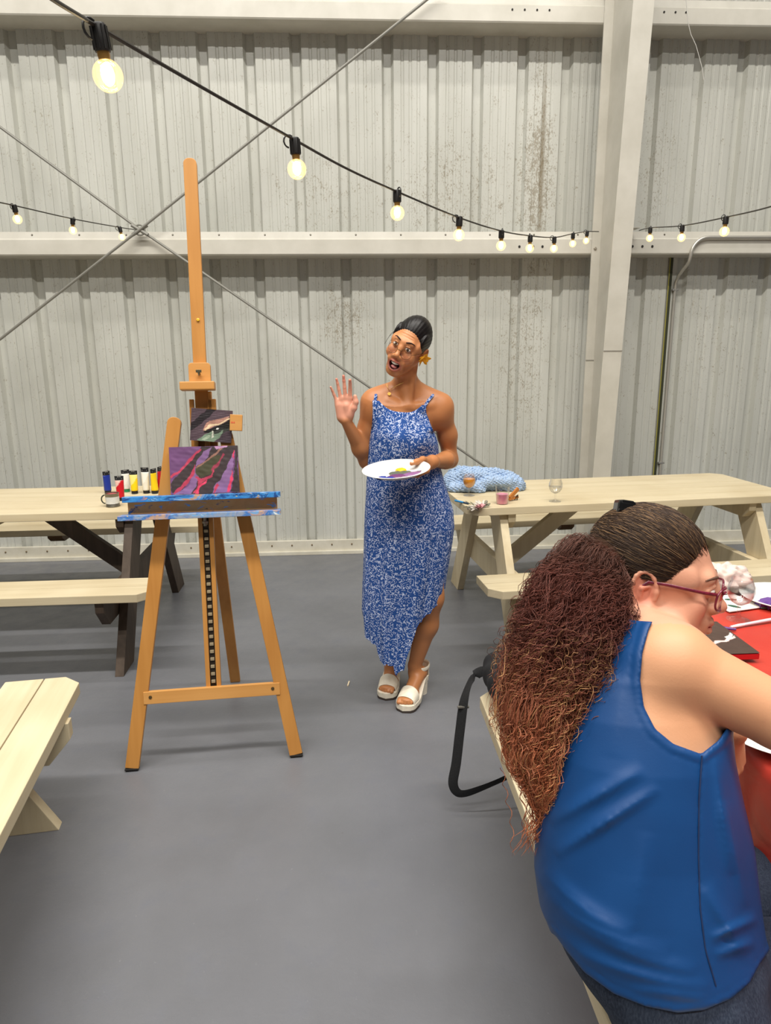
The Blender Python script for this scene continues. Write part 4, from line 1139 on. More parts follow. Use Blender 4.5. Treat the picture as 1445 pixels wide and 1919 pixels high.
YD = 2.85
DRESS_ROWS = [(742, 693, 806), (770, 696, 801), (800, 696, 809), (830, 692, 820), (860, 690, 823), (880, 689, 826), (905, 687, 833), (930, 686, 841), (960, 684, 850), (990, 683, 852), (1020, 682, 848), (1060, 681, 841), (1100, 679, 834), (1140, 678, 827), (1180, 681, 818), (1220, 686, 806), (1262, 694, 796)]
_z, _c, _a = [], [], []
for y, xl, xr in DRESS_ROWS:
    L, Rr = at_y(xl, y, YD), at_y(xr, y, YD); _z.append((L.z+Rr.z)/2); _c.append((L.x+Rr.x)/2); _a.append((Rr.x-L.x)/2)
_z, _c, _a = np.array(_z)[::-1], np.array(_c)[::-1], np.array(_a)[::-1]
_bz = np.array([.10, .35, .60, .80, .90, 1.0, 1.10, 1.18, 1.25, 1.31]); _bb = np.array([.115, .118, .122, .125, .118, .104, .104, .108, .100, .092])
_yz = np.array([.1, .5, .85, 1.0, 1.2, 1.3]); _yo = np.array([2.85, 2.855, 2.865, 2.855, 2.845, 2.86])
dr_c = lambda z: np.interp(z, _z, _c); dr_a = lambda z: np.interp(z, _z, _a); dr_b = lambda z: np.interp(z, _bz, _bb); dr_y = lambda z: np.interp(z, _yz, _yo)

def standing_body():
    B = Body(axis((-.075, .52, .0026)), axis((2.52, 2.70, .0032), (2.70, 3.06, .0030)), axis((.02, .20, .0032), (.20, 1.02, .0062), (1.02, 1.23, .0030), (1.23, 1.68, .0022)))
    # trunk, a little inside the dress
    def trunk(X, Y, Z):
        z = Z+0*X*Y; zc = np.clip(z, .55, 1.33)
        a = dr_a(zc)-.016; b = dr_b(zc)-.016; a = np.where(zc < .9, np.minimum(a, .158), a)
        cx = dr_c(zc); cy = dr_y(zc)
        q = np.sqrt(((X-cx)/a)**2+((Y-cy)/b)**2)
        d = (q-1)*np.minimum(a, b); return np.maximum(d, np.maximum(z-1.30, .62-z))
    B.op(trunk, (-.02, 2.70, .60), (.50, 3.02, 1.33), k=.01)
    # chest and shoulder line
    B.fcap((.145, 2.862, 1.290), (.36, 2.865, 1.270), .072, .072, (0, 1, 0), .86, k=.04)
    B.cap((.115, 2.868, 1.332), (.235, 2.872, 1.366), .036, .048, k=.04); B.cap((.388, 2.87, 1.306), (.258, 2.872, 1.364), .037, .048, k=.04)
    B.ell((.208, 2.792, 1.178), (.044, .032, .05), k=.04); B.ell((.290, 2.792, 1.172), (.044, .032, .05), k=.04)
    nb = np.array((.246, 2.868, 1.348)); B.cap(nb, hp(0, .018, -.060), .045, .043, k=.028)
    B.cap((.17, 2.815, 1.322), (.235, 2.795, 1.300), .011, .010, k=.02); B.cap((.345, 2.82, 1.302), (.262, 2.795, 1.296), .011, .010, k=.02)   # collar bones
    B.cap(hp(.050, .02, -.055), (.250, 2.797, 1.305), .012, .009, k=.022); B.cap(hp(-.050, .02, -.055), (.240, 2.797, 1.305), .012, .009, k=.022)
    add_head(B, HM, open_mouth=1.0)
    B.op(lambda X, Y, Z: -.0007*np.sin((Z+X*X*4)*2*PI/.0095)*np.clip((.040-np.abs(X))/.015, 0, 1)*np.clip((Z-.046)/.006, 0, 1)*np.clip((.080-Z)/.006, 0, 1)*(Y < -.04), (-.045, -.12, .04), (.045, -.03, .085), k=0, mode='disp', M=HM)
    for s in (-1, 1): B.chain([hp(s*.020, -.098, -.036), hp(s*.034, -.089, -.056), hp(s*.036, -.080, -.082)], [.0025, .004, .003], k=.012)
    # her right arm, raised
    S, E_, W = (.100, 2.868, 1.310), (.082, 2.905, 1.066), (-.005, 2.800, 1.250)
    B.chain([S, (.083, 2.885, 1.20), E_], [.040, .036, .031], k=.03); B.chain([E_, (.054, 2.868, 1.125), W], [.031, .033, .021], k=.022)
    y = np.array((-.085, -.06, 1.0)); y /= np.linalg.norm(y); zb = np.array((.12, 1.0, .06)); zb -= y*(zb@y); zb /= np.linalg.norm(zb); x = np.cross(y, zb)
    M = np.eye(4); M[:3, 0], M[:3, 1], M[:3, 2], M[:3, 3] = x, y, zb, np.array(W)+y*.004
    global HAND_R; HAND_R = M
    add_hand(B, M, [.20, .07, .07, .14], 1.35, .93, thumb=[(.020, .018, -.003), (.043, .046, -.010), (.054, .071, -.012), (.053, .095, -.012)], flip=-1)
    # her left arm, forearm coming forward to the plate
    S, E_, W = (.392, 2.872, 1.288), (.437, 2.930, 1.062), (.338, 2.742, 1.084)
    B.chain([S, (.421, 2.905, 1.17), E_], [.041, .037, .032], k=.03); B.chain([E_, (.408, 2.855, 1.072), W], [.032, .033, .022], k=.022)
    for a, r in (((.298, 2.690, 1.090), .020), ((.312, 2.708, 1.076), .021), ((.322, 2.724, 1.076), .020)): B.cap(W, a, .0185, r*.86, k=.02)
    B.chain([(.312, 2.708, 1.094), (.292, 2.675, 1.1035), (.266, 2.645, 1.1010), (.244, 2.622, 1.0975)], [.0155, .0125, .0105, .0082], k=.010)
    for i in range(4):
        o = np.array((.6, -.75, 0))*(.012-.021*i); m = np.array((.302, 2.690, 1.058))+o
        B.chain([np.array((.314, 2.71, 1.074))+o*.6, m, m+np.array((-.040, -.030, -.012)), m+np.array((-.062, -.046, -.010)), m+np.array((-.078, -.058, -.004))], [.014, .0105, .0088, .0078, .0068], k=.006)
    # legs
    for hip, knee, calf, ank in (((.335, 2.868, .80), (.345, 2.838, .475), (.330, 2.862, .340), (.281, 2.872, .142)), ((.195, 2.875, .80), (.200, 2.865, .475), (.196, 2.90, .35), (.181, 2.952, .140))):
        B.chain([hip, knee], [.085, .056], k=.03); B.chain([knee, calf, ank], [.053, .050, .0295], k=.03)
        B.cap(ank, np.array(ank)+np.array((0, 0, -.03)), .0295, .030, k=.01)
    # feet on raised soles
    for F_ in (FOOT_L, FOOT_R):
        B.M = F_
        B.ell((0, .078, .098), (.029, .036, .030), k=.012)
        B.fcap((0, .060, .108), (0, -.045, .056), .033, .029, (0, .3, 1), .80, k=.02)
        B.fcap((.004, -.03, .052), (.0, -.078, .044), .038, .036, (0, .2, 1), .42, k=.012)
        for i in range(5):
            x = (.024, .009, -.005, -.018, -.029)[i]; l = (.024, .022, .019, .014, .008)[i]; r = (.0105, .0082, .0078, .0074, .007)[i]
            B.chain([(x*.9, -.078, .044), (x, -.088-l*.5, .0445), (x, -.090-l, .0400)], [r, r, r*.95], k=.004)
        B.M = np.eye(4)
    return B

def foot_frame(toe, ang, mirror=1):
    """origin on the floor under the middle of the foot; -y towards the toes"""
    y = -np.array((math.cos(ang), math.sin(ang), 0)); x = np.array((-y[1]*-1, -y[0], 0)); x = np.array((y[1], -y[0], 0))
    M = np.eye(4); M[:3, 0] = x*mirror; M[:3, 1] = y; M[:3, 2] = (0, 0, 1); M[:3, 3] = np.array((toe[0], toe[1], 0))+y*.128
    return M
FOOT_L = foot_frame((.212, 2.708), math.radians(242), -1); FOOT_R = foot_frame((.146, 2.822), math.radians(256), 1)

def skin_std(V):
    n = len(V); C = np.tile(np.array(srgb(188, 124, 78)[:3]), (n, 1))
    h = (np.concatenate([V, np.ones((n, 1))], 1) @ np.linalg.inv(HM).T)[:, :3]
    face = (np.linalg.norm(h, axis=1) < .16)
    C = lerp3(C, srgb(204, 138, 92), sstep(.0, .6, blob((0, -.06, 0), (.10, .10, .14), h)))
    C = lerp3(C, srgb(206, 124, 92), .6*sstep(0, .8, np.maximum(blob((.038, -.085, -.028), (.03, .04, .03), h), blob((-.038, -.085, -.028), (.03, .04, .03), h))))
    # lips and the inside of the mouth
    e = np.sqrt((h[:, 0]/.0275)**2+((h[:, 2]+.074)/.0225)**2); front = h[:, 1] < -.078
    C = lerp3(C, srgb(188, 108, 86), face*front*(1-sstep(1.16, 1.34, e)))
    C = lerp3(C, srgb(74, 22, 22), face*(h[:, 1] < -.05)*(h[:, 1] > -.104)*(1-sstep(.86, 1.0, e)))
    # eye lids a little darker
    for s in (-1, 1): C = lerp3(C, srgb(138, 84, 54), .6*sstep(.0, .5, blob((s*.031, -.09, .012), (.022, .02, .016), h)))
    # palm of the raised hand and its nails
    q = (np.concatenate([V, np.ones((n, 1))], 1) @ np.linalg.inv(HAND_R).T)[:, :3]
    near = (q[:, 1] > -.01) & (q[:, 1] < .2) & (np.abs(q[:, 0]) < .09) & (np.abs(q[:, 2]) < .06)
    C = lerp3(C, srgb(226, 160, 134), near*(1-sstep(-.004, .010, q[:, 2]))*sstep(-.01, .02, q[:, 1]))
    C = lerp3(C, srgb(206, 112, 96), .6*near*sstep(.135, .165, q[:, 1])*(q[:, 2] < .004))
    # thumb nail on the plate
    d = np.linalg.norm((V-np.array((.2465, 2.622, 1.1065)))/np.array((.008, .008, .006)), axis=1)
    C = lerp3(C, srgb(240, 206, 190), 1-sstep(.7, 1.0, d))
    return C
M_SKIN1, _n, _b, _a2 = attr_mat('warm_brown_skin', .42)
_b.inputs['Specular IOR Level'].default_value = .4
bump(_n, _b, noise(_n, coords(_n, 'Object'), 300, 2, .5), .06, .002)
_ob = under(sdf_object('body', standing_body(), M_SKIN1, None, skin_std, 2), SW)
BV = np.zeros(len(_ob.data.vertices)*3, np.float32); _ob.data.vertices.foreach_get('co', BV); BV = BV.reshape(-1, 3)

def surf(px, py, off=.002, tries=4):
    """point on the front of her body along an image ray"""
    y = 2.80
    for _ in range(tries):
        p = at_y(px, py, y); k = (np.abs(BV[:, 0]-p.x) < .007) & (np.abs(BV[:, 2]-p.z) < .007)
        if not k.any(): break
        y = float(BV[k, 1].min())-off
    return at_y(px, py, y)
def hmesh(name, mat, fn, root=SW, HMx=None, smooth=True):
    m = MB(); fn(m); o = m.build(name, mat, None, smooth); o.matrix_world = Matrix(HMx.tolist() if HMx is not None else HM.tolist())
    mw = o.matrix_world.copy(); o.parent = root; o.matrix_parent_inverse = root.matrix_basis.inverted(); return o
M_EYEW = plain('eye_white', srgb(228, 218, 208), .25); M_IRIS = plain('dark_iris', srgb(40, 22, 14), .15); M_BROW = plain('dark_brow', srgb(52, 33, 24), .8)
M_TEETH = plain('teeth', srgb(236, 228, 214), .25); M_TONGUE = plain('tongue', srgb(220, 138, 134), .35)
for s in (-1, 1):
    e = hmesh('eye', M_EYEW, lambda m: m.ball((s*.031, -.0825, .0110), (.0138, .0128, .0092), None, 20, 14))
    i = hmesh('iris', M_IRIS, lambda m: m.ball((s*.031+.001, -.0930, .0114), (.0062, .0034, .0066), None, 16, 10)); i.parent = e; i.matrix_parent_inverse = Matrix.Identity(4); i.matrix_basis = Matrix.Identity(4)
    hmesh('eyebrow', M_BROW, lambda m: m.tube([(s*.013, -.0945, .037), (s*.019, -.0948, .0395), (s*.027, -.0935, .0425), (s*.036, -.0885, .0435), (s*.045, -.081, .0410), (s*.053, -.073, .0355)], [.0013, .0026, .0030, .0028, .0020, .0008], 8))
hmesh('teeth', M_TEETH, lambda m: [m.box((0, 0, 0), (.0078, .004, .0150), Matrix.Translation((x, -.1005+.014*(x/.02)**2, -.0625+.004*(abs(x)/.02)**2)) @ Matrix.Rotation(x*38, 4, 'Z'), .001) for x in (-.0190, -.0136, -.0082, -.0027, .0027, .0082, .0136, .0190)], smooth=False)
hmesh('tongue', M_TONGUE, lambda m: m.ball((0, -.082, -.0850), (.0160, .015, .009), None, 16, 10))

# hair, combed back
def std_hair():
    B = Body(axis((.10, .40, .0026)), axis((2.66, 2.96, .0026)), axis((1.40, 1.69, .0026)))
    B.M = HM
    B.ell((0, .022, .042), (.0805, .0935, .0885), k=.01)
    B.ell((0, .095, .018), (.045, .036, .042), k=.03)
    B.ell((0, .02, .085), (.050, .060, .050), k=.03)
    B.ell((0, -.112, -.006), (.051, .080, .083), k=.010, mode='cut')
    for s in (-1, 1): B.ell((s*.046, -.100, -.048), (.045, .054, .066), k=.008, mode='cut')
    B.ell((0, -.03, -.105), (.10, .085, .075), k=.012, mode='cut')
    for s in (-1, 1): B.ell((s*.08, .006, -.014), (.02, .020, .032), k=.008, mode='cut')
    for s in (-1, 1): B.ell((s*.067, -.018, .040), (.012, .034, .046), k=.012)
    def groove(X, Y, Z):
        r = np.arctan2(X, Z+.03); return .0005*np.sin(r*58+5*Y/.09)+.0004*np.sin(r*131+1.3-3*Y/.09)
    B.op(groove, (-.12, -.12, -.15), (.12, .16, .17), k=.0, mode='disp')
    B.M = np.eye(4); return B
def hair_mat(name, c1, c2, rough=.35, scale=60, spec=.5):
    m, nt, b = new_mat(name); n = noise(nt, coords(nt, 'Object', (1, .3, 1)), scale, 3, .6)
    nt.links.new(ramp(nt, n, [(.35, c1), (.7, c2)]), b.inputs['Base Color']); b.inputs['Roughness'].default_value = rough; b.inputs['Specular IOR Level'].default_value = spec
    return m
hr = under(sdf_object('hair', std_hair(), hair_mat('black_hair', srgb(14, 11, 11), srgb(26, 20, 19), .42, 60, .3), None, None, 1), SW)
def wisps(m):
    m.tube([(-.070, -.03, .055), (-.080, -.055, .03), (-.083, -.065, .0), (-.086, -.066, -.02)], .0008, 4); m.tube([(-.071, -.032, .05), (-.084, -.05, .015), (-.088, -.055, -.012)], .0007, 4)
w_ = hmesh('loose_strands', hair_mat('black_strand', srgb(16, 12, 12), srgb(30, 24, 22), .5, 60, .25), wisps)

# glasses
M_WIREF = plain('thin_gold_wire', srgb(120, 92, 58), .3, .7)
gl = hmesh('glasses', M_WIREF, lambda m: [m.tube([(s*.0335+.0235*math.cos(a), -.103+.010*abs(math.cos(a))*(1 if s*math.cos(a) > 0 else 0), -.008+.0215*math.sin(a)) for a in [2*PI*i/32 for i in range(32)]], .0009, 6, closed=True) for s in (-1, 1)]
          + [m.tube([(-.0105, -.104, -.004), (0, -.110, .0005), (.0105, -.104, -.004)], .0009, 6)]
          + [m.tube([(s*.057, -.093, -.002), (s*.070, -.06, .002), (s*.0795, .0, .006), (s*.080, .012, .0)], .0009, 6) for s in (-1, 1)])
M_LENS = glass_mat('spectacle_lens', (1, 1, 1, 1), .90, .02)
def lens(m):
    for s in (-1, 1):
        m.lathe([(0, 0), (.0230, 0), (.0230, .0008), (0, .0008)], 28, frame((s*.0335, -.1035, -.008), (1, 0, 0), (0, 0, 1), (0, -1, 0)))
for s in (-1, 1):
    o = hmesh('lens', M_LENS, lambda m: m.lathe([(0, .0004), (.0228, 0), (.0228, .0008), (0, .0012)], 28, frame((s*.0335, -.1005, -.008), (1, s*.18, 0), (0, 0, 1), (s*.18, -1, 0)))); o.parent = gl; o.matrix_parent_inverse = Matrix.Identity(4); o.matrix_basis = Matrix.Identity(4)
# flower behind her left ear
def hairflower(m):
    for k in range(5):
        a = 2*PI*k/5+.3
        for j in range(1):
            M = Matrix.Rotation(a, 4, 'Z') @ Matrix.Rotation(-.30, 4, 'Y') @ Matrix.Translation((.016, 0, 0))
            n0 = len(m.bm.verts); m.ball((0, 0, 0), (.0165, .0108, .0022), None, 12, 8); m.bm.verts.ensure_lookup_table()
            bmesh.ops.transform(m.bm, matrix=M, verts=m.bm.verts[n0:])
    m.ball((0, 0, .002), .004, None, 8, 6)
FM = Matrix(HM.tolist()) @ frame((.092, -.012, -.012), (.25, -.1, .96), (-.62, -.75, .08), (.74, -.62, -.15))
m = MB(); hairflower(m); fl = m.build('hair_flower', speckled('yellow_petal', srgb(238, 160, 8), srgb(250, 186, 24), 40, .6, 0), None, True); fl.matrix_world = FM
mw = FM.copy(); fl.parent = SW; fl.matrix_parent_inverse = SW.matrix_basis.inverted(); fl['label'] = 'yellow five petal flower'
hmesh('earring', plain('gold_ring', srgb(196, 160, 92), .25, .9), lambda m: m.tube([(.081, -.001+.0075*math.cos(a), -.047+.0085*math.sin(a)) for a in [2*PI*i/18 for i in range(18)]], .0011, 6, closed=True))
# necklace
m = MB(); NP = [surf(x, y, .0022) for x, y in ((725, 720), (726, 724), (728, 729), (729.5, 733), (733, 729), (739, 725), (747, 721), (756, 717))]
m.tube(NP, .0011, 5); nk = under(m.build('necklace', plain('gold_chain', srgb(206, 164, 92), .3, .85), None, True), SW)
m = MB(); m.lathe([(0, -.0006), (.0068, -.0006), (.0068, .0006), (0, .0006)], 20, frame(surf(729.5, 738, .004), (1, 0, 0), (0, .35, .94), (0, -.94, .35))); pd = m.build('pendant', plain('gold_disc', srgb(190, 146, 70), .3, .85), None, True)
pd.parent = nk

# ------------------------------------------------------------------ dress
def pattern_mat():
    m, nt, b = new_mat('blue_squiggle_fabric')
    v = coords(nt, 'Object')
    n1 = noise(nt, v, 108, 0, .5, 0.0); n2 = noise(nt, coords(nt, 'Object', (1, 1, 1), (3, 5, 7)), 84, 0, .5, 0)
    l1 = math_n(nt, 'ABSOLUTE', math_n(nt, 'SUBTRACT', n1, .5))
    line = ramp(nt, l1, [(.050, (1, 1, 1)), (.070, (0, 0, 0))])
    gate = ramp(nt, n2, [(.36, (0, 0, 0)), (.40, (1, 1, 1))])
    f = math_n(nt, 'MULTIPLY', line, gate)
    c = mix(nt, f, srgb(38, 78, 146), srgb(190, 200, 228))
    nt.links.new(c, b.inputs['Base Color']); b.inputs['Roughness'].default_value = .75; b.inputs['Specular IOR Level'].default_value = .25
    return m
M_DRESS = pattern_mat()
HEM = [(-1.02, 1148), (-.95, 1200), (-.68, 1212), (-.60, 1238), (-.20, 1244), (-.16, 1260), (.12, 1250), (.22, 1214), (.34, 1172), (.62, 1152), (.92, 1128), (1.02, 1112)]
_hs = np.array([h[0] for h in HEM]); _hzz = np.array([at_y(745, h[1], 2.76).z for h in HEM])
def dress():
    nt_, ns = 220, 150
    P = np.zeros((ns+1, nt_, 3)); UB = BV[(BV[:, 2] > 1.17) & (BV[:, 2] < 1.36) & (BV[:, 1] < 2.88) & (BV[:, 0] > .09) & (BV[:, 0] < .42)]
    for j in range(nt_):
        th = 2*PI*j/nt_; s_, c_ = math.sin(th), math.cos(th)      # th = 0 is her left, PI*1.5 faces the room
        front = s_ < 0
        # neckline and arm openings
        if front:
            u = c_; zt = 1.284+.034*min(1, (abs(u)/.72))**3 if abs(u) < (.84 if u > 0 else .93) else None
            if zt is None: zt = 1.318-.118*sstep(.84, 1.0, np.array(abs(u))) if u > 0 else 1.318-.11*sstep(.93, 1.0, np.array(abs(u)))
            zt -= .012*(u+.2)
        else:
            zt = 1.196-.010*c_+.04*(1-abs(c_))**.6
        hz = float(np.interp(c_, _hs, _hzz)) + (.0 if front else .02)
        hz += .004*math.sin(th*31)+.003*math.sin(th*53)
        for i in range(ns+1):
            f = i/ns; z = zt+(hz-zt)*f
            a, b = float(dr_a(z)), float(dr_b(z)); cx, cy = float(dr_c(z)), float(dr_y(z))
            am = .004+.062*float(sstep(1.08, .30, np.array(z)))
            w = math.sin(th*9+.6+.5*math.sin(z*4))*.55+math.sin(th*16+2.1+z*1.5)*.30+math.sin(th*27+z*2)*.16
            k = 1+am*w*(1 if front else .8)
            # keep the outline as seen while folds move in and out mostly along depth
            r = 1-.25*am
            px, py = cx+a*c_*(r+(k-1)*.55), cy+b*s_*(r+(k-1)*1.35)
            if front:
                for bx, bz in ((.204, 1.178), (.298, 1.172)):
                    d = ((px-bx)/.062)**2+((z-bz)/.062)**2; py -= .020*math.exp(-d)
                py += .010*math.exp(-((px-.256)/.03)**2-((z-1.19)/.05)**2)
            if front and z > 1.20:
                k_ = (np.abs(UB[:, 0]-px) < .008) & (np.abs(UB[:, 2]-z) < .008)
                if k_.any(): py = min(py, float(UB[k_, 1].min())-.0045)
            P[i, j] = (px, py, z)
    n = nt_; idx = np.arange((ns+1)*n).reshape(ns+1, n); nx = np.roll(idx, -1, 1)
    F = np.stack([idx[:-1], idx[1:], nx[1:], nx[:-1]], -1).reshape(-1, 4)
    me = arrays_mesh('dress', P.reshape(-1, 3), F)
    o = link_mesh('dress', me, M_DRESS, None, True)
    so = o.modifiers.new('cloth', 'SOLIDIFY'); so.thickness = .0022; so.offset = 0
    under(o, SW); o['label'] = 'long blue dress with white squiggle print and uneven hem'
    # straps
    m = MB()
    LP = [surf(703, 768, .006), surf(703, 762, .006), surf(703, 752, .004), surf(704.5, 741, .004)]; RP = [surf(791, 774, .006), surf(794.5, 764, .006), surf(803, 750, .004), surf(811, 741, .004)]
    for pts in (LP+[Vector((LP[-1].x+.006, 2.868, LP[-1].z+.018)), Vector((LP[-1].x+.012, 2.925, LP[-1].z-.01)), Vector((.165, 2.955, 1.22))], RP+[Vector((RP[-1].x+.006, 2.868, RP[-1].z+.014)), Vector((RP[-1].x, 2.925, RP[-1].z-.02)), Vector((.345, 2.955, 1.20))]):
        Q = []
        for i in range(len(pts)-1):
            for t in (0, .25, .5, .75): Q.append(Vector(pts[i]).lerp(Vector(pts[i+1]), t))
        Q.append(Vector(pts[-1])); m.tube(Q, .0058, 8, flat=((1, 0, 0), .35))
    s = m.build('strap', M_DRESS, None, True); s.parent = o; s.matrix_parent_inverse = Matrix.Identity(4)
    s.matrix_parent_inverse = Matrix.Translation((0, 0, 0)); s.matrix_basis = Matrix.Identity(4)
    m = MB(); E = P[-1]; m.tube([Vector(E[j])+Vector((0, 0, .002*math.sin(j*2.1))) for j in range(0, n)], .0026, 6, closed=True); h = m.build('frayed_hem', M_DRESS, None, True); h.parent = o
    return o
dress()

# ------------------------------------------------------------------ platform sandals
M_SAND = speckled('cream_sandal', srgb(224, 212, 190), srgb(238, 230, 212), 50, .5, .05)
M_SOLEB = plain('sole_bottom', srgb(60, 50, 44), .7)
def sandal(F, label):
    o = empty('sandal', (0, 0, 0)); o.matrix_world = Matrix(F.tolist())
    o.parent = SW; o.matrix_parent_inverse = SW.matrix_basis.inverted(); o['label'] = label
    out = lambda t: (.046 if t < .3 else .046-.016*min(1, (t-.3)/.35))
    n = 20; pts = []
    half = []
    for i in range(n+1):
        y = -.128+.245*i/n
        if y < -.085: w = .046*math.sqrt(max(0, 1-((-.085-y)/.043)**2))
        elif y < -.03: w = .046
        elif y < .06: w = .046-.013*(y+.03)/.09
        elif y < .09: w = .033
        else: w = .033*math.sqrt(max(0, 1-((y-.09)/.027)**2))
        half.append((w, y))
    top = lambda y: .034 if y < -.05 else (.034+.052*float(sstep(-.05, .075, np.array(y))))
    bot = lambda y: 0.010 if y < -.030 else (.010+.050*float(sstep(-.030, .04, np.array(y))))
    V, Fc = [], []
    for w, y in half:
        for x in (-w, w):
            V.append((x, y, top(y))); V.append((x, y, bot(y)))
    for i in range(n):
        a = i*4; b = a+4
        Fc += [(a, b, b+2, a+2), (a+1, a+3, b+3, b+1), (a, a+1, b+1, b), (a+2, b+2, b+3, a+3)]
    Fc += [(0, 2, 3, 1), (n*4, n*4+1, n*4+3, n*4+2)]
    me = arrays_mesh('platform_sole', V, Fc); s = link_mesh('platform_sole', me, M_SAND, o)
    bv = s.modifiers.new('soft', 'BEVEL'); bv.width = .003; bv.segments = 2; bv.limit_method = 'ANGLE'
    m = MB(); hp_ = [(w*1.0, y) for w, y in half if y < -.032]
    m.prism([(-w, y) for w, y in hp_][::-1]+[(w, y) for w, y in hp_ if w > 1e-4], .010); m.build('outsole', M_SOLEB, o)
    m = MB()
    for z0, z1, w0, w1 in ((.008, .078, .030, .033),):
        rg = []
        for z, w in ((z0, w0), (z1, w1)):
            rg.append([(x*w, .079+y_*w*1.05, z) for x, y_ in [(math.cos(2*PI*k/24), math.sin(2*PI*k/24)) for k in range(24)]])
        A = [m.bm.verts.new(p) for p in rg[0]]; Bv = [m.bm.verts.new(p) for p in rg[1]]
        for k in range(24): m.bm.faces.new((A[k], A[(k+1) % 24], Bv[(k+1) % 24], Bv[k]))
        m.bm.faces.new(A[::-1]); m.bm.faces.new(Bv)
    m.lathe([(.030, 0), (.030, .008)], 24, Matrix.Translation((0, .079, 0)))
    m.build('block_heel', M_SAND, o, True)
    # toe strap: a wide band over the foot
    def band(c0, c1, r0, r1, n=18, th=.003):
        """c: (y,z) of the band's two edges, r: (rx,rz) of the arch"""
        rows = []
        for (cy, cz), (rx, rz) in ((c0, r0), (c1, r1)):
            rows.append([Vector((rx*math.cos(PI*k/n), cy, cz+rz*math.sin(PI*k/n)**.8)) for k in range(n+1)])
        return rows
    m = MB(); r = band((-.098, .034), (-.046, .040), (.0430, .030), (.0445, .052)); mid = [a.lerp(b, .5)+Vector((0, 0, .002)) for a, b in zip(*r)]
    m.grid([r[0], mid, r[1]]); m.build('toe_strap', M_SAND, o, True, .004)
    # ankle strap with its buckle and heel counter
    m = MB(); ring = []
    for k in range(28):
        a = 2*PI*k/28; ring.append((.0385*math.cos(a), .085+.043*math.sin(a)-.004, .132+.004*math.sin(a)))
    m.tube(ring, .0095, 8, closed=True, flat=((0, 0, 1), .22)); st = m.build('ankle_strap', M_SAND, o, True)
    m = MB(); m.lathe([(.0, 0), (.010, 0), (.0105, .003), (.008, .005), (0, .0055)], 18, frame((.039*math.cos(-.7), .085+.043*math.sin(-.7)-.004, .132), (-math.sin(-.7), math.cos(-.7), 0), (0, 0, 1), (math.cos(-.7), math.sin(-.7), 0))); m.build('buckle', M_SAND, st, True)
    m = MB(); rows = []
    for z, k_ in ((.082, 1.0), (.105, .98), (.135, 1.0)): rows.append([Vector((.036*k_*math.cos(a), .086+.040*k_*math.sin(a), z)) for a in np.linspace(.15, PI-.15, 14)])
    m.grid(rows); m.build('heel_counter', M_SAND, o, True, .003)
sandal(FOOT_L, 'cream platform sandal on the forward foot'); sandal(FOOT_R, 'cream platform sandal on the rear foot')

# ------------------------------------------------------------------ the plate she holds: a thing of its own
zn = Vector((-.07, -.115, 1)).normalized(); xn = Vector((1, 0, .07)).normalized(); yn = zn.cross(xn).normalized(); xn = yn.cross(zn)
PB = srgb(28, 44, 150)
paper_plate((0, 0, 0), .130, 'white paper plate with blobs of paint held by the standing woman', [
    (-.062, -.050, .016, .022, -.5, PB, .004, 'blue_paint'), (-.035, -.058, .030, .014, .1, PB, .003, 'blue_paint'),
    (-.002, -.040, .034, .022, .1, srgb(112, 60, 104), .004, 'plum_paint'), (.012, -.008, .042, .024, .05, srgb(96, 100, 84), .005, 'olive_paint'),
    (.020, .022, .021, .020, .2, srgb(240, 190, 22), .009, 'yellow_paint'), (.052, -.032, .040, .020, .25, srgb(140, 96, 140), .004, 'lilac_paint'), (.085, -.012, .03, .010, .35, srgb(112, 92, 110), .003, 'mauve_paint')],
    frame((.184, 2.600, 1.064), xn, yn, zn), seed=8)
# ================================================================== WOMAN SEATED AT THE RED TABLE, SEEN FROM BEHIND
ST = empty('person', (.50, .95, 0), 0, 'seated woman with long curly auburn hair, blue sleeveless top and jeans, seen from behind', 'person')
VM = np.eye(4); VM[:3, 0], VM[:3, 1], VM[:3, 2], VM[:3, 3] = CRT, CFW, CUP, CPOS       # viewing axes: right, away, up
H2 = np.array([[.2973, -.9546, -.0199, .5244], [.9496, .2935, .1104, 1.1185], [-.0995, -.0517, .9937, 1.1195], [0, 0, 0, 1]])
_q = Matrix.Rotation(math.radians(7), 4, Vector(H2[:3, 0])); H2[:3, :3] = np.array(_q.to_3x3()) @ H2[:3, :3]
_q = Matrix.Rotation(math.radians(4), 4, Vector(H2[:3, 0])); H2[:3, :3] = np.array(Matrix.Rotation(math.radians(-8), 3, 'Z')) @ np.array(_q.to_3x3()) @ H2[:3, :3]
H2[:3, 3] += (0, 0, .011)
H2[:3, 2] = np.cross(H2[:3, 0], H2[:3, 1])
def h2(x, y, z): return (H2 @ np.array([x, y, z, 1]))[:3]

# trunk: outline rows (image line, left, right), depth of its middle and half its depth
TR = [(1130, 1150, 1212, 1.185, .055), (1165, 1118, 1262, 1.180, .075), (1200, 1088, 1300, 1.170, .098), (1250, 1064, 1332, 1.155, .115), (1320, 1046, 1346, 1.140, .124), (1400, 1034, 1352, 1.125, .128), (1480, 1022, 1368, 1.115, .130),
      (1560, 1014, 1386, 1.108, .134), (1640, 1012, 1396, 1.100, .140), (1710, 1022, 1404, 1.095, .146), (1770, 1045, 1420, 1.090, .150), (1830, 1085, 1424, 1.086, .150), (1890, 1128, 1420, 1.084, .150), (1960, 1160, 1420, 1.082, .15)]
_tv = np.array([(959.5-r[0])/FPX*r[3] for r in TR])[::-1]; _tc = np.array([((r[1]+r[2])/2-722.5)/FPX*r[3] for r in TR])[::-1]
_ta = np.array([(r[2]-r[1])/2/FPX*r[3] for r in TR])[::-1]; _tb = np.array([r[3] for r in TR])[::-1]; _td = np.array([r[4] for r in TR])[::-1]
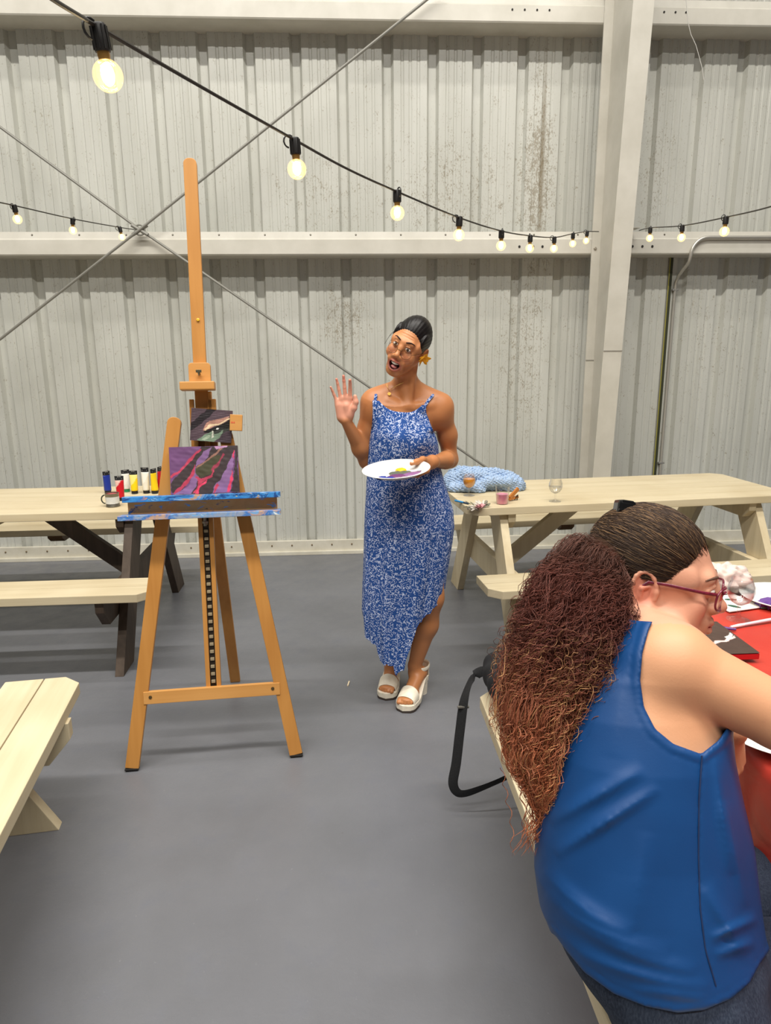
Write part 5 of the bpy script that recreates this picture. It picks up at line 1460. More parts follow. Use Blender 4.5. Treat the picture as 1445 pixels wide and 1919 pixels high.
def trunk2(off, vmin, vmax):
    def fn(a, b, c):
        v = np.clip(c, _tv[0], _tv[-1])+0*a*b
        cx, A, b0, D = np.interp(v, _tv, _tc), np.interp(v, _tv, _ta)+off, np.interp(v, _tv, _tb), np.interp(v, _tv, _td)+off
        p = 2.25
        q = (np.abs((a-cx)/A)**p+np.abs((b-b0)/D)**p)**(1/p)
        d = (q-1)*np.minimum(A, D); return np.maximum(d, np.maximum(c-vmax, vmin-c))
    return fn
vy = lambda y, t=1.1: (959.5-y)/FPX*t
SH, EL, WR = np.array((.500, .972, 1.038)), np.array((.757, .868, .926)), np.array((.965, 1.02, .785))
LS, LE, LW = np.array((.470, 1.285, 1.00)), np.array((.590, 1.270, .800)), np.array(at_d(1370, 1368, 1.19))

def seated_body():
    B = Body(axis((.24, .40, .005), (.40, .72, .0024), (.72, 1.12, .004)), axis((.62, .98, .004), (.98, 1.24, .0024), (1.24, 1.40, .004)), axis((.46, .72, .006), (.72, .99, .0036), (.99, 1.27, .0022)))
    B.op(trunk2(-.008, vy(1840), vy(1135, 1.18)), (.20, .92, -.75), (.68, 1.28, -.12), k=.01, M=VM)
    nb = at_d(1172, 1178, 1.185)
    B.cap(np.array(nb)+np.array((0, 0, -.02)), h2(0, .022, -.05), .060, .055, k=.035)
    B.cap(np.array(nb)+np.array((.0, 0, -.02)), SH+np.array((-.01, .02, .01)), .052, .050, k=.04); B.cap(np.array(nb)+np.array((0, 0, -.03)), LS, .05, .05, k=.04)
    B.ell(SH, (.064, .060, .062), k=.04)
    B.chain([SH, SH*.45+EL*.55, EL], [.058, .0475, .042], k=.012); B.chain([EL, EL*.7+WR*.3, WR], [.045, .043, .028], k=.02)
    B.chain([LS, LE], [.058, .046], k=.04); B.chain([LE, LE*.7+LW*.3, LW], [.045, .041, .027], k=.02)
    add_head(B, H2, open_mouth=0, fs=.77, ear=1.16, flare=.15)
    # soft cheek, jowl and chin
    for s in (-1, 1): B.ell(h2(s*.046, -.045, -.046), (.026, .026, .028), k=.03)
    B.ell(h2(0, -.035, -.082), (.032, .032, .020), k=.03)
    for k_, p in enumerate(((.004), (.016))):       # creases in the neck below the ear
        B.chain([h2(-.062, .012+p, -.060-p*.4), h2(-.056, -.010+p, -.092-p*.3)], [.0012, .0012], k=.006, mode='cut')
    # hands
    d = np.array((.55, .80, -.10)); d /= np.linalg.norm(d); zb = np.array((0, .1, 1.0)); zb -= d*(zb@d); zb /= np.linalg.norm(zb); x = np.cross(d, zb)
    M = np.eye(4); M[:3, 0], M[:3, 1], M[:3, 2], M[:3, 3] = x, d, zb, WR
    add_hand(B, M, [.5, .55, .6, .6], 1.0, .95, flip=-1)
    d = np.array((.10, -.20, -.97)); d /= np.linalg.norm(d); zb = np.array((.5, -.85, .05)); zb -= d*(zb@d); zb /= np.linalg.norm(zb); x = np.cross(d, zb)
    M = np.eye(4); M[:3, 0], M[:3, 1], M[:3, 2], M[:3, 3] = x, d, zb, LW
    add_hand(B, M, [.9, .95, .95, 1.0], .8, .80, flip=1)
    return B

def skin_seat(V):
    n = len(V); C = np.tile(np.array(srgb(210, 154, 116)[:3]), (n, 1))
    h = (np.concatenate([V, np.ones((n, 1))], 1) @ np.linalg.inv(H2).T)[:, :3]; face = np.linalg.norm(h, axis=1) < .15
    C = lerp3(C, srgb(212, 154, 126), face*1.0)
    for s in (-1, 1):
        C = lerp3(C, srgb(216, 136, 112), .5*sstep(0, .9, blob((s*.045, -.075, -.025), (.035, .04, .035), h)))
        C = lerp3(C, srgb(222, 132, 108), .7*sstep(0, .7, blob((s*.080, .014, -.006), (.022, .03, .042), h)))
    C = lerp3(C, srgb(218, 132, 110), .5*sstep(0, .8, blob((0, -.115, -.022), (.022, .02, .02), h)))
    C = lerp3(C, srgb(196, 112, 100), face*sstep(0, .45, blob((0, -.104, -.054), (.026, .016, .011), h)))
    # a few freckles on the shoulder and arm
    g = np.random.default_rng(5)
    for k in range(34):
        p = SH+(EL-SH)*g.uniform(-.2, 1)+g.normal(0, .045, 3); d = np.linalg.norm(V-p, axis=1); r = g.uniform(.0016, .0028)
        C = lerp3(C, srgb(178, 118, 84), .6*(d < r*1.4))
    return C
M_SKIN2, _n, _b, _a2 = attr_mat('fair_skin', .48)
_b.inputs['Specular IOR Level'].default_value = .35
bump(_n, _b, noise(_n, coords(_n, 'Object'), 260, 3, .6), .10, .002)
under(sdf_object('body', seated_body(), M_SKIN2, None, skin_seat, 2), ST)

# ------------------------------------------------------------------ sleeveless top
ARM = np.array([(1236, 1140), (1216, 1180), (1204, 1225), (1200, 1275), (1207, 1325), (1228, 1366), (1262, 1394), (1314, 1413), (1346, 1388), (1372, 1350), (1440, 1330), (1460, 1130)], float)
def poly_sd(px, py, P):
    """signed distance to a polygon in its own units, negative inside"""
    d = np.full(px.shape, 1e9); ins = np.zeros(px.shape, bool); n = len(P)
    for i in range(n):
        a, b = P[i], P[(i+1) % n]; e = b-a; t = np.clip(((px-a[0])*e[0]+(py-a[1])*e[1])/(e@e), 0, 1)
        d = np.minimum(d, (px-a[0]-e[0]*t)**2+(py-a[1]-e[1]*t)**2)
        ins ^= ((a[1] > py) != (b[1] > py)) & (px < (e[0]*(py-a[1])/(e[1] if e[1] else 1e-9)+a[0]))
    d = np.sqrt(d); return np.where(ins, -d, d)
HEMP = [(940, 1700), (1040, 1752), (1060, 1780), (1095, 1822), (1150, 1862), (1210, 1886), (1270, 1898), (1320, 1893), (1370, 1872), (1405, 1842), (1424, 1806), (1500, 1700)]
def shirt():
    B = Body(axis((.24, .74, .0034)), axis((.62, 1.36, .0040)), axis((.40, 1.12, .0034)))
    B.op(trunk2(.004, vy(1912), vy(1120, 1.185)), (.20, .92, -.78), (.68, 1.28, -.10), k=.01, M=VM)
    nb = np.array(at_d(1172, 1178, 1.185))
    B.cap(nb+np.array((.0, 0, -.02)), SH+np.array((-.01, .02, .01)), .0575, .0555, k=.045); B.cap(nb+np.array((0, 0, -.03)), LS, .056, .056, k=.045)
    B.ell(SH, (.069, .065, .067), k=.04)
    # folds and drape
    def folds(a, b, c):
        px = 722.5+FPX*a/b; py = 959.5-FPX*c/b; o = 0
        def ridge(x0, y0, x1, y1, w, amp, skew=0.0):
            L = math.hypot(x1-x0, y1-y0); ux, uy = (x1-x0)/L, (y1-y0)/L
            s = ((px-x0)*ux+(py-y0)*uy)/L; t = (px-x0)*-uy+(py-y0)*ux + skew*(s-.5)**2*L
            e = np.clip(1-np.abs(s-.5)*2, 0, 1); e = e**.6
            return -amp*e*np.exp(-(t/w)**2)*(np.where(t > 0, 1.0, .8))
        o = o+ridge(1030, 1540, 1205, 1440, 13, .0075)+ridge(1040, 1600, 1235, 1475, 12, .0080)+ridge(1015, 1690, 1250, 1800, 16, .006, .25)
        o = o+ridge(1040, 1725, 1300, 1836, 14, .006, .25)+ridge(1080, 1795, 1330, 1862, 12, .005, .2)+ridge(1215, 1560, 1190, 1750, 20, .004)
        o = o+ridge(1342, 1420, 1372, 1640, 12, .007)+ridge(1362, 1500, 1400, 1700, 12, .006)+ridge(1320, 1660, 1400, 1790, 14, .006)+ridge(1330, 1760, 1420, 1720, 9, .007)
        o = o+ridge(1340, 1790, 1415, 1765, 9, .006)+ridge(1150, 1180, 1105, 1300, 18, .003)+ridge(1185, 1200, 1150, 1420, 26, .003)
        o = o+ridge(1010, 1640, 1180, 1760, 16, .006, .3)+ridge(1180, 1850, 1330, 1872, 10, .004)
        return o+.0012*np.sin(px*.035+py*.012)*np.clip((py-1450)/200, 0, 1)
    B.op(folds, (.16, .80, -.80), (.70, 1.30, -.10), k=0, mode='disp', M=VM)
    # arm opening, with a turned binding round it
    def armcut(a, b, c):
        px = 722.5+FPX*a/b; py = 959.5-FPX*c/b; s = poly_sd(px, py, ARM)*1.05/FPX
        return np.maximum(s, b-1.128)
    def binding(a, b, c):
        px = 722.5+FPX*a/b; py = 959.5-FPX*c/b; s = poly_sd(px, py, ARM)*1.05/FPX; near = (b < 1.15)
        return np.where(near, -.0016*np.exp(-((s-.008)/.0045)**2)+.0009*np.exp(-((s-.0155)/.0014)**2), 0)
    B.op(binding, (.20, .80, -.55), (.70, 1.20, -.10), k=0, mode='disp', M=VM)
    def seam(a, b, c):
        px = 722.5+FPX*a/b; py = 959.5-FPX*c/b
        x = np.interp(py, [1412, 1500, 1600, 1700, 1780, 1848], [1316, 1310, 1309, 1312, 1322, 1342]); return .0016*np.exp(-((px-x)/2.2)**2)*(py > 1410)*(py < 1850)*(b < 1.10)
    B.op(seam, (.16, .80, -.80), (.70, 1.15, -.30), k=0, mode='disp', M=VM)
    B.op(armcut, (.18, .80, -.55), (.72, 1.128, -.05), k=.002, mode='cut', M=VM)
    B.cap(nb+np.array((.0, .0, -.01)), h2(0, .02, -.05), .073, .085, k=.004, mode='cut')
    B.cap(h2(0, -.0, -.09), h2(0, -.12, -.16), .085, .10, k=.004, mode='cut'); B.cap(h2(-.04, -.06, -.115), h2(.04, -.15, -.17), .078, .09, k=.004, mode='cut')
    def topline(a, b, c):
        px = 722.5+FPX*a/b; py = 959.5-FPX*c/b; return np.where(px > 1090, (np.interp(px, [1090, 1150, 1190, 1240, 1300], [1120, 1154, 1163, 1166, 1175])-py)*1.1/FPX, -.02)
    B.op(topline, (.20, .80, -.40), (.72, 1.34, -.05), k=0, mode='and', M=VM)
    xs_, ys_ = np.array([p[0] for p in HEMP]), np.array([p[1] for p in HEMP])
    def hem(a, b, c):
        px = 722.5+FPX*a/b; py = 959.5-FPX*c/b; return (py-np.interp(px, xs_, ys_))*1.05/FPX
    def hemw(a, b, c):
        px = 722.5+FPX*a/b; py = 959.5-FPX*c/b; s = (py-np.interp(px, xs_, ys_))*1.05/FPX; return .0010*np.exp(-((s+.014)/.0013)**2)
    B.op(hemw, (.15, .78, -1.0), (.75, 1.32, -.40), k=0, mode='disp', M=VM)
    B.op(hem, (.10, .75, -1.0), (.80, 1.36, -.40), k=0, mode='and', M=VM)
    return B
m_, nt, b = new_mat('blue_jersey')
nn = noise(nt, coords(nt, 'Object', (1, 1, 1)), 420, 2, .6)
nt.links.new(ramp(nt, noise(nt, coords(nt, 'Object'), 7, 3, .5), [(.3, srgb(8, 57, 108)), (.7, srgb(11, 65, 120))]), b.inputs['Base Color'])
b.inputs['Roughness'].default_value = .5; b.inputs['Specular IOR Level'].default_value = .35; b.inputs['Sheen Weight'].default_value = 0.0
bump(nt, b, nn, .08, .001)
sh = under(sdf_object('sleeveless_top', shirt(), m_, None, None, 2), ST); sh['label'] = 'blue sleeveless top with deep arm openings'

# side seam stitched down the top
_v = np.zeros(len(sh.data.vertices)*3, np.float32); sh.data.vertices.foreach_get('co', _v); _v = _v.reshape(-1, 3); _l = (_v-CPOS) @ np.stack([CRT, CFW, CUP], 1)
_px, _py = 722.5+FPX*_l[:, 0]/_l[:, 1], 959.5-FPX*_l[:, 2]/_l[:, 1]; pts = []
for y in range(1416, 1850, 12):
    x = float(np.interp(y, [1412, 1500, 1600, 1700, 1780, 1848], [1316, 1310, 1309, 1312, 1322, 1342])); k = (np.abs(_px-x) < 5) & (np.abs(_py-y) < 6)
    if k.any(): pts.append(at_d(x, y, float(_l[k, 1].min())+.0002))
m = MB(); m.tube(pts, .0011, 6); o = under(m.build('side_seam', plain('navy_thread', srgb(6, 34, 74), .7), None, True), ST)
# ------------------------------------------------------------------ jeans
def jeans():
    B = Body(axis((.22, 1.14, .006)), axis((.60, 1.36, .006)), axis((.02, .70, .006)))
    B.op(trunk2(-.006, vy(2010), vy(1700)), (.15, .85, -.95), (.72, 1.30, -.5), k=.01, M=VM)
    B.ell((.51, .965, .530), (.115, .15, .085), k=.05)
    for hip, knee in (((.54, .885, .520), (.985, .930, .525)), ((.54, 1.075, .505), (.985, 1.120, .505))):
        B.chain([hip, knee], [.085, .068], k=.05); k_ = np.array(knee); B.chain([k_, k_+np.array((.03, .01, -.22)), k_+np.array((.0, .02, -.47))], [.068, .060, .050], k=.03)
    def seat(X, Y, Z): return np.where(X+0*Y*Z < 2, Z+0*X*Y-.4425, 1)*-1
    B.op(lambda X, Y, Z: np.maximum(np.maximum(.4425-Z+0*X*Y, X-.70), -(X-.30)) if False else np.maximum(Z-.4425+0*X*Y, X-.70), (.2, .7, .2), (.72, 1.36, .4425), k=.004, mode='cut')
    def wr(X, Y, Z): return .0016*np.sin(X*46+Y*60+Z*30)*np.sin(Z*52-X*23)
    B.op(wr, (.2, .68, .0), (1.14, 1.36, .72), k=0, mode='disp')
    return B
m_, nt, b = new_mat('dark_denim')
f = noise(nt, coords(nt, 'Object', (1, 1, 1)), 16, 4, .6); fine = noise(nt, coords(nt, 'Object', (1, 1, .25)), 420, 2, .6)
c = ramp(nt, f, [(.3, srgb(34, 42, 58)), (.7, srgb(52, 62, 80))]); c = mix(nt, ramp(nt, fine, [(.4, (0, 0, 0)), (.7, (.5, .5, .5))]), c, srgb(78, 88, 106))
nt.links.new(c, b.inputs['Base Color']); b.inputs['Roughness'].default_value = .8; b.inputs['Specular IOR Level'].default_value = .2; bump(nt, b, fine, .2, .001)
under(sdf_object('jeans', jeans(), m_, None, None, 2), ST)
M_DENIM = m_
M_SHOE = plain('dark_shoe', srgb(34, 34, 38), .6)
for y in (.945, 1.135):
    m = MB(); m.ball((1.02, y, .045), (.125, .045, .045)); m.box((1.02, y, .012), (.23, .08, .024), bev=.008); under(m.build('shoe', M_SHOE, None, True), ST)

# ------------------------------------------------------------------ glasses, earring, hair clip
def hm2(name, mat, fn, smooth=True):
    m = MB(); fn(m); o = m.build(name, mat, None, smooth); o.matrix_world = Matrix(H2.tolist()); o.parent = ST; o.matrix_parent_inverse = ST.matrix_basis.inverted(); return o
M_FRAME = speckled('plum_frame', srgb(84, 18, 42), srgb(128, 34, 54), 120, .3, 0)
gl2 = hm2('glasses', M_FRAME, lambda m: [m.tube([(s*.033+.025*math.copysign(abs(math.cos(a))**.7, math.cos(a)), -.109+.012*abs(math.cos(a))*(1 if s*math.cos(a) > 0 else .0), .000+.019*math.copysign(abs(math.sin(a))**.7, math.sin(a))) for a in [2*PI*i/36 for i in range(36)]], .0018, 8, closed=True, flat=None) for s in (-1, 1)]
      + [m.tube([(-.009, -.110, .003), (0, -.114, .006), (.009, -.110, .003)], .0018, 8)] + [m.tube([(s*.058, -.096, .010), (s*.072, -.075, .011), (s*.0815, -.02, .012), (s*.083, .008, .010), (s*.082, .026, -.012)], .0026, 8, flat=((0, 0, 1), .5)) for s in (-1, 1)])
for s in (-1, 1):
    o = hm2('lens', M_LENS, lambda m: m.lathe([(0, .0004), (.0225, 0), (.0225, .0008), (0, .0012)], 28, frame((s*.033, -.106, 0), (1, s*.2, 0), (0, 0, .8), (s*.2, -1, 0)))); o.parent = gl2; o.matrix_parent_inverse = Matrix.Identity(4); o.matrix_basis = Matrix.Identity(4)
for s in (-1, 1):
    e = hm2('eye', M_EYEW, lambda m: m.ball((s*.031, -.0825, .0085), (.0138, .0128, .0062), None, 20, 14))
    i = hm2('iris', M_IRIS, lambda m: m.ball((s*.031, -.0930, .0060), (.0062, .0034, .0048), None, 16, 10)); i.parent = e; i.matrix_parent_inverse = Matrix.Identity(4); i.matrix_basis = Matrix.Identity(4)
    hm2('eyebrow', plain('brown_brow', srgb(92, 62, 46), .7), lambda m: m.tube([(s*.012, -.0940, .0275), (s*.020, -.0945, .0305), (s*.030, -.0930, .0325), (s*.042, -.0870, .0320), (s*.053, -.0755, .0270)], [.0014, .0024, .0028, .0024, .0008], 8))
hm2('earring', plain('silver_hoop', srgb(176, 172, 168), .2, .9), lambda m: [m.tube([(-.081+.003*q, -.004+.0068*math.cos(a), -.043+.0075*math.sin(a)) for a in [2*PI*i/18 for i in range(18)]], .0012, 6, closed=True) for q in (0, 1)])

# ------------------------------------------------------------------ hair: a combed cap, a curly mass and thousands of curls
def lin(*c): return np.array(srgb(*c)[:3])
G_CLIP = at_d(1172, 985, 1.235)      # where the combed hair is gathered
MASS = [(1152, 1046, 46, 1.205), (1118, 1078, 80, 1.19), (1095, 1135, 96, 1.175), (1078, 1205, 98, 1.16), (1052, 1275, 96, 1.145), (1026, 1345, 82, 1.13), (1020, 1410, 66, 1.12), (1030, 1465, 48, 1.112), (1036, 1515, 30, 1.108), (1030, 1560, 16, 1.10)]
MC = np.array([np.array(at_d(x, y, t)) for x, y, r, t in MASS]); MR = np.array([r*t/FPX for x, y, r, t in MASS])
_ms = np.concatenate([[0], np.cumsum(np.linalg.norm(np.diff(MC, axis=0), axis=1))]); _ms /= _ms[-1]
def mass_at(t):
    t = np.clip(t, 0, 1); return np.stack([np.interp(t, _ms, MC[:, i]) for i in range(3)], -1), np.interp(t, _ms, MR)
def hair_base():
    B = Body(axis((.24, .70, .0035)), axis((.96, 1.34, .0035)), axis((.60, 1.28, .0035)))
    B.M = H2
    B.ell((0, .020, .040), (.0825, .094, .0820), k=.01); B.ell((0, .072, .02), (.055, .040, .055), k=.03)
    B.ell((0, -.112, -.004), (.066, .078, .080), k=.012, mode='cut')
    for s in (-1, 1): B.ell((s*.055, -.085, -.055), (.05, .070, .062), k=.010, mode='cut'); B.ell((s*.082, .010, -.010), (.026, .030, .046), k=.008, mode='cut')
    B.ell((0, -.03, -.105), (.11, .085, .070), k=.012, mode='cut')
    B.M = np.eye(4)
    for i in range(len(MC)-1): B.cap(MC[i], MC[i+1], MR[i]*.80, MR[i+1]*.80, k=.02)
    def lump(X, Y, Z): return .0045*np.sin(X*150+Z*60)*np.sin(Z*120+Y*90)+.003*np.sin(X*260-Z*210)*np.sin(Y*240+Z*100)
    B.op(lambda X, Y, Z: lump(X, Y, Z)*np.clip((np.sqrt((X-H2[0, 3])**2+(Y-H2[1, 3])**2+(Z-H2[2, 3])**2)-.135)/.03, 0, 1), (.24, .96, .60), (.70, 1.34, 1.28), k=0, mode='disp')
    return B
DKB, BUR, COP, GOL = lin(70, 50, 38), lin(96, 50, 40), lin(206, 124, 84), lin(206, 160, 106)
def hair_col(t, g):
    """colour along the fall of hair: dark root, burgundy middle, copper ends"""
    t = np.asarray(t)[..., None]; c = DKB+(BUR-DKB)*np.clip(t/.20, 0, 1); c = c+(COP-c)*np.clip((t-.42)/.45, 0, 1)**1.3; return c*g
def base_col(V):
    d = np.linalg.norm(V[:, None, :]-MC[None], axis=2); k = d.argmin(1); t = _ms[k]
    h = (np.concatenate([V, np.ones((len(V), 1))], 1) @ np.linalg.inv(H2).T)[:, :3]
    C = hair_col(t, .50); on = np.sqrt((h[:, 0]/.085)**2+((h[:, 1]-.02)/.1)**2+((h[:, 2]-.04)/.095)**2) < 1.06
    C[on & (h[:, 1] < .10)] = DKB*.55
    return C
M_HAIRV, nt, b, a_ = attr_mat('auburn_hair', .55); b.inputs['Specular IOR Level'].default_value = .35
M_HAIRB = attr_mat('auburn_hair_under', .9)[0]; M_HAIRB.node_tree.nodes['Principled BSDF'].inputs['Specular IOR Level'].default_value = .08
hb = under(sdf_object('hair', hair_base(), M_HAIRB, None, base_col, 2), ST)

def strands(name, paths, radii, cols, mat, parent):
    """paths: list of (n,3); three-sided threads in one mesh"""
    VV, FF, CC = [], [], []; base = 0
    for P, r, c in zip(paths, radii, cols):
        n = len(P); T = np.gradient(P, axis=0); T /= np.linalg.norm(T, axis=1)[:, None]+1e-12
        ref = np.array((.31, .85, .42)); U = np.cross(T, ref); U /= np.linalg.norm(U, axis=1)[:, None]+1e-9; W = np.cross(T, U)
        rr = (r*np.concatenate([np.ones(n-4), np.linspace(.9, .25, 4)]))[:, None]
        ring = np.stack([P+rr*(U*math.cos(a)+W*math.sin(a)) for a in (0, 2*PI/3, 4*PI/3)], 1)
        VV.append(ring.reshape(-1, 3)); CC.append(np.repeat(c, 3, axis=0))
        i = base+np.arange(n-1)[:, None]*3
        for k in range(3):
            k2 = (k+1) % 3; FF.append(np.concatenate([i+k, i+k2, i+3+k2, i+3+k], 1))
        base += n*3
    me = arrays_mesh(name, np.concatenate(VV), np.concatenate(FF)); vcol(me, np.concatenate(CC))
    return link_mesh(name, me, mat, parent, True)

g = np.random.default_rng(42)
paths, radii, cols = [], [], []
away = np.array(CFW); right = np.array(CRT)
EARP = h2(-.080, .006, -.012)
for k in range(9500):
    if k % 5 == 0: lead = (abs(g.normal(0, .22)) if k % 15 else g.uniform(0, .75), g.uniform(.18, .5), g.uniform(0, 2*PI), g.uniform(.66, 1.0) if g.random() < .84 else g.uniform(1.0, 1.15), g.normal(0, .35), g.normal(0, .14), g.uniform(.018, .044), g.uniform(.0022, .0072), g.uniform(0, 6.28))
    t0 = min(lead[0]+g.uniform(0, .05), .8); t1 = min(t0+lead[1]*g.uniform(.8, 1.1), g.uniform(.92, .999))
    if t1-t0 < .08: continue
    n = int(24+56*(t1-t0)); t = np.linspace(t0, t1, n)
    C, R = mass_at(t); tan = np.gradient(C, axis=0); tan /= np.linalg.norm(tan, axis=1)[:, None]
    e1 = right-tan*(tan@right)[:, None]; e1 /= np.linalg.norm(e1, axis=1)[:, None]; e2 = np.cross(tan, e1)
    # threads run in locks of five; most lie on the outside of the mass
    phi = lead[2]+g.normal(0, .05); rho = lead[3]+g.normal(0, .03)
    f_ = (t-t0)/(t1-t0); phi_t = phi+(lead[4]+g.normal(0, .05))*f_; rho_t = rho+(lead[5]+g.normal(0, .03))*f_
    wl = lead[6]*g.uniform(.96, 1.04); amp = lead[7]*g.uniform(.7, 1.25)*(1+.5*(t-t0)); ph = lead[8]+g.normal(0, .35)
    s = np.concatenate([[0], np.cumsum(np.linalg.norm(np.diff(C, axis=0), axis=1))])
    w = 2*PI*s/wl*(1+.12*np.sin(s*40+ph))+ph
    P = C+e1*(np.cos(phi_t)*rho_t*R)[:, None]+e2*(np.sin(phi_t)*rho_t*R)[:, None]
    P = P+e1*(amp*np.cos(w))[:, None]+e2*(amp*np.sin(w))[:, None]+tan*(amp*.35*np.sin(2*w))[:, None]
    br = g.uniform(.75, 1.35); c = hair_col(t, br)
    if g.random() < .14: c = c+(GOL-c)*np.clip((t-.30)/.25, 0, 1)[:, None]*.7
    if g.random() < .10: c = c+(lin(196, 132, 104)-c)*np.clip((t-.50)/.2, 0, 1)[:, None]*.7
    if np.linalg.norm(P-EARP, axis=1).min() < .030: continue
    paths.append(P); radii.append(g.uniform(.00032, .00064)); cols.append(c)
# long thin ends trailing below the mass
for k in range(150):
    t = np.linspace(.78, .999, 26); C, R = mass_at(t); o = g.normal(0, .45, 2); s = np.linspace(0, 1, 26)
    P = C+right*(o[0]*R*(1+s*.8)+g.normal(0, .022)*s**2)[:, None]+away*(o[1]*R*.6)[:, None]+np.array((0, 0, -1))*(s**2*g.uniform(.0, .05))[:, None]
    w = s*g.uniform(14, 30)+g.uniform(0, 6); P = P+right*(np.sin(w)*.0035)[:, None]+away*(np.cos(w)*.0035)[:, None]
    paths.append(P); radii.append(.0006); cols.append(hair_col(t*.9, g.uniform(.5, 1.0)))
o = under(strands('curls', paths, radii, cols, M_HAIRV, None), ST); o['label'] = 'loose curly auburn hair fading to copper ends'

# combed threads over the skull, from the hairline back to the clip and the mass
paths, radii, cols = [], [], []
gather = [np.array((.0, .105, .075)), np.array((-.01, .115, .03)), np.array((-.01, .085, .115)), np.array((-.03, .11, .05))]
ec, er = np.array((0, .020, .040)), np.array((.0835, .095, .0830))
for k in range(4600):
    u = g.uniform(-1, 1)
    if k % 2: ang = g.uniform(-.9, 2.6); x0 = np.array((-.080*math.sin(abs(ang)*.6+.3), -.075+.05*abs(ang)*.6, .095-.045*abs(ang)))
    else: x0 = np.array((g.uniform(-.08, .06), g.uniform(-.085, .06), g.uniform(-.02, .13)))
    tz = float(np.clip((x0[2]+.01)/.13, 0, 1)); G = np.array((0, .115, .005))*(1-tz)+np.array((-.01, .090, .118))*tz+g.normal(0, .006, 3)
    a = (x0-ec)/er; a /= np.linalg.norm(a); b_ = (G-ec)/er; b_ /= np.linalg.norm(b_)
    if a[1] < -.72 and a[2] < .25: continue
    if a[2] < -.35 and a[1] < .3: continue
    dt = float(np.clip(a@b_, -1, 1)); om = math.acos(dt)
    if om < .25: continue
    n = 26; s = np.linspace(0, 1, n); D = (np.sin((1-s)*om)[:, None]*a+np.sin(s*om)[:, None]*b_)/math.sin(om)
    lift = 1+.012+g.uniform(0, .028)+.035*s**3*g.uniform(0, 1)+.01*np.sin(s*PI)
    P = ec+D*er*lift[:, None]; wv = g.uniform(.0006, .0022); w = s*g.uniform(10, 34)+g.uniform(0, 6)
    side = np.cross(np.gradient(P, axis=0), D); side /= np.linalg.norm(side, axis=1)[:, None]+1e-9
    P = P+side*(wv*np.sin(w))[:, None]+D*(wv*.7*np.cos(w))[:, None]
    P = (np.concatenate([P, np.ones((n, 1))], 1) @ H2.T)[:, :3]
    c0 = lin(64, 47, 36) if g.random() < .76 else lin(122, 94, 66)
    if np.linalg.norm(P-EARP, axis=1).min() < .026: continue
    paths.append(P); radii.append(g.uniform(.0003, .0006)); cols.append(np.tile(c0*g.uniform(.7, 1.2), (n, 1)))
under(strands('combed_hair', paths, radii, cols, M_HAIRV, None), ST)
cl = Vector(at_d(1169, 956, 1.20)); m = MB(); R_ = Matrix.Translation(cl) @ Matrix(((CRT[0], CFW[0], CUP[0], 0), (CRT[1], CFW[1], CUP[1], 0), (CRT[2], CFW[2], CUP[2], 0), (0, 0, 0, 1))) @ Matrix.Rotation(.15, 4, 'Y')
m.box((0, 0, .002), (.030, .034, .030), R_, .006); m.box((0, -.017, -.001), (.028, .004, .004), R_, .001); m.box((0, 0, .014), (.020, .034, .006), R_, .002)
for x in (-.009, -.003, .003, .009): m.box((x, -.014, -.016), (.003, .004, .014), R_, .001)
under(m.build('hair_clip', plain('gloss_black', srgb(14, 14, 16), .15), None), ST)
# ================================================================== BLACK BAG ON THE BENCH
def bag_body():
    B = Body(axis((.36, .74, .005)), axis((1.45, 2.16, .005)), axis((.43, .72, .005)))
    B.ell((.535, 1.93, .525), (.125, .17, .085), k=.04); B.ell((.55, 1.72, .55), (.12, .18, .11), k=.05); B.ell((.49, 2.03, .515), (.075, .075, .07), k=.03)
    B.op(lambda X, Y, Z: (.4425-Z)+0*X*Y, (.3, 1.4, .43), (.8, 2.2, .75), k=0, mode='and')
    B.op(lambda X, Y, Z: .004*np.sin(X*50+Y*35)*np.sin(Y*42+Z*50), (.3, 1.4, .43), (.8, 2.2, .75), k=0, mode='disp'); return B
bg_ = empty('shoulder_bag', (.53, 1.85, .4425), 0, 'black shoulder bag on the near bench behind the long hair, strap hanging down', 'bag')
M_BAG = speckled('black_canvas_bag', srgb(16, 16, 18), srgb(26, 26, 28), 200, .8, .2)
o = sdf_object('bag_body', bag_body(), M_BAG, None, None, 2); o.parent = bg_; o.matrix_parent_inverse = bg_.matrix_basis.inverted()
pts = [Vector((.47, 2.05, .50)), Vector((.425, 2.085, .49)), Vector((.392, 2.095, .455))] + [at_d(x, y, t) for x, y, t in ((870, 1312, 2.285), (862, 1370, 2.29), (855, 1430, 2.30), (849, 1466, 2.31), (856, 1484, 2.315), (872, 1487, 2.315), (905, 1476, 2.31), (945, 1459, 2.31), (985, 1440, 2.31))] + [Vector((.60, 2.05, .20)), Vector((.62, 2.08, .35))]
Q = []
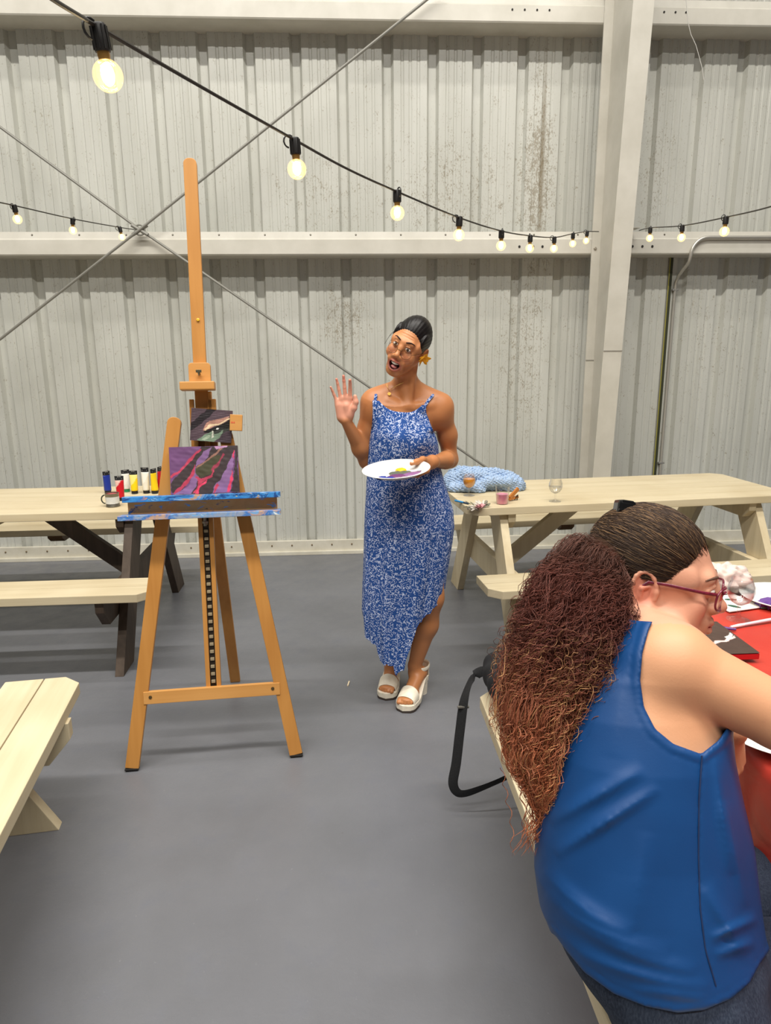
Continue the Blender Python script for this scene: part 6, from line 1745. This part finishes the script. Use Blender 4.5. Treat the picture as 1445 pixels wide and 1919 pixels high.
for i in range(len(pts)-1):
    p0, p1, p2, p3 = pts[max(i-1, 0)], pts[i], pts[i+1], pts[min(i+2, len(pts)-1)]
    for j in range(6):
        t = j/6; Q.append(.5*((2*p1)+(p2-p0)*t+(2*p0-5*p1+4*p2-p3)*t*t+(3*p1-p0-3*p2+p3)*t**3))
Q.append(pts[-1])
m = MB(); m.tube(Q, .0165, 8, flat=((.6, -.2, .75), .14)); o = m.build('strap', M_BAG, None, True); o.parent = bg_; o.matrix_parent_inverse = bg_.matrix_basis.inverted()
c = at_d(868, 1325, 2.284); m = MB(); m.box(c, (.038, .010, .007), bev=.002); o = m.build('strap_slider', plain('slider_metal', srgb(140, 136, 128), .3, .7), None); o.parent = bg_; o.matrix_parent_inverse = bg_.matrix_basis.inverted()
# ================================================================== LIGHT AND CAMERA
w = bpy.data.worlds.new('world'); SC.world = w; w.use_nodes = True
bg = w.node_tree.nodes['Background']; bg.inputs[0].default_value = (1.0, .97, .92, 1); bg.inputs[1].default_value = .14
def strip(name, loc, lx, ly, power, col=(1.0, .965, .90), rot=(0, 0, 0)):
    d = bpy.data.lights.new(name, 'AREA'); d.shape = 'RECTANGLE'; d.size = lx; d.size_y = ly; d.energy = power; d.color = col
    o = bpy.data.objects.new(name, d); COL.objects.link(o); o.location = loc; o.rotation_euler = rot; return o
strip('ceiling_tube_light', (-.3, .75, 7.0), 8.0, .20, 600)
strip('ceiling_tube_light', (-.3, 2.75, 7.0), 8.0, .22, 150)
strip('ceiling_tube_light', (-.3, -2.6, 7.0), 8.0, .22, 480)

cam = bpy.data.cameras.new('camera'); co = bpy.data.objects.new('camera', cam); COL.objects.link(co)
cam.sensor_fit = 'VERTICAL'; cam.sensor_height = 36.0; cam.lens = FPX*36.0/1919.0; cam.clip_start = .05
co.matrix_world = frame(CPOS, CRT, CUP, -CFW)
SC.camera = co
SC.view_settings.view_transform = 'Standard'; SC.view_settings.look = 'None'; SC.view_settings.gamma = 1.0
SC.view_settings.use_curve_mapping = False; SC.view_settings.exposure = 0.0
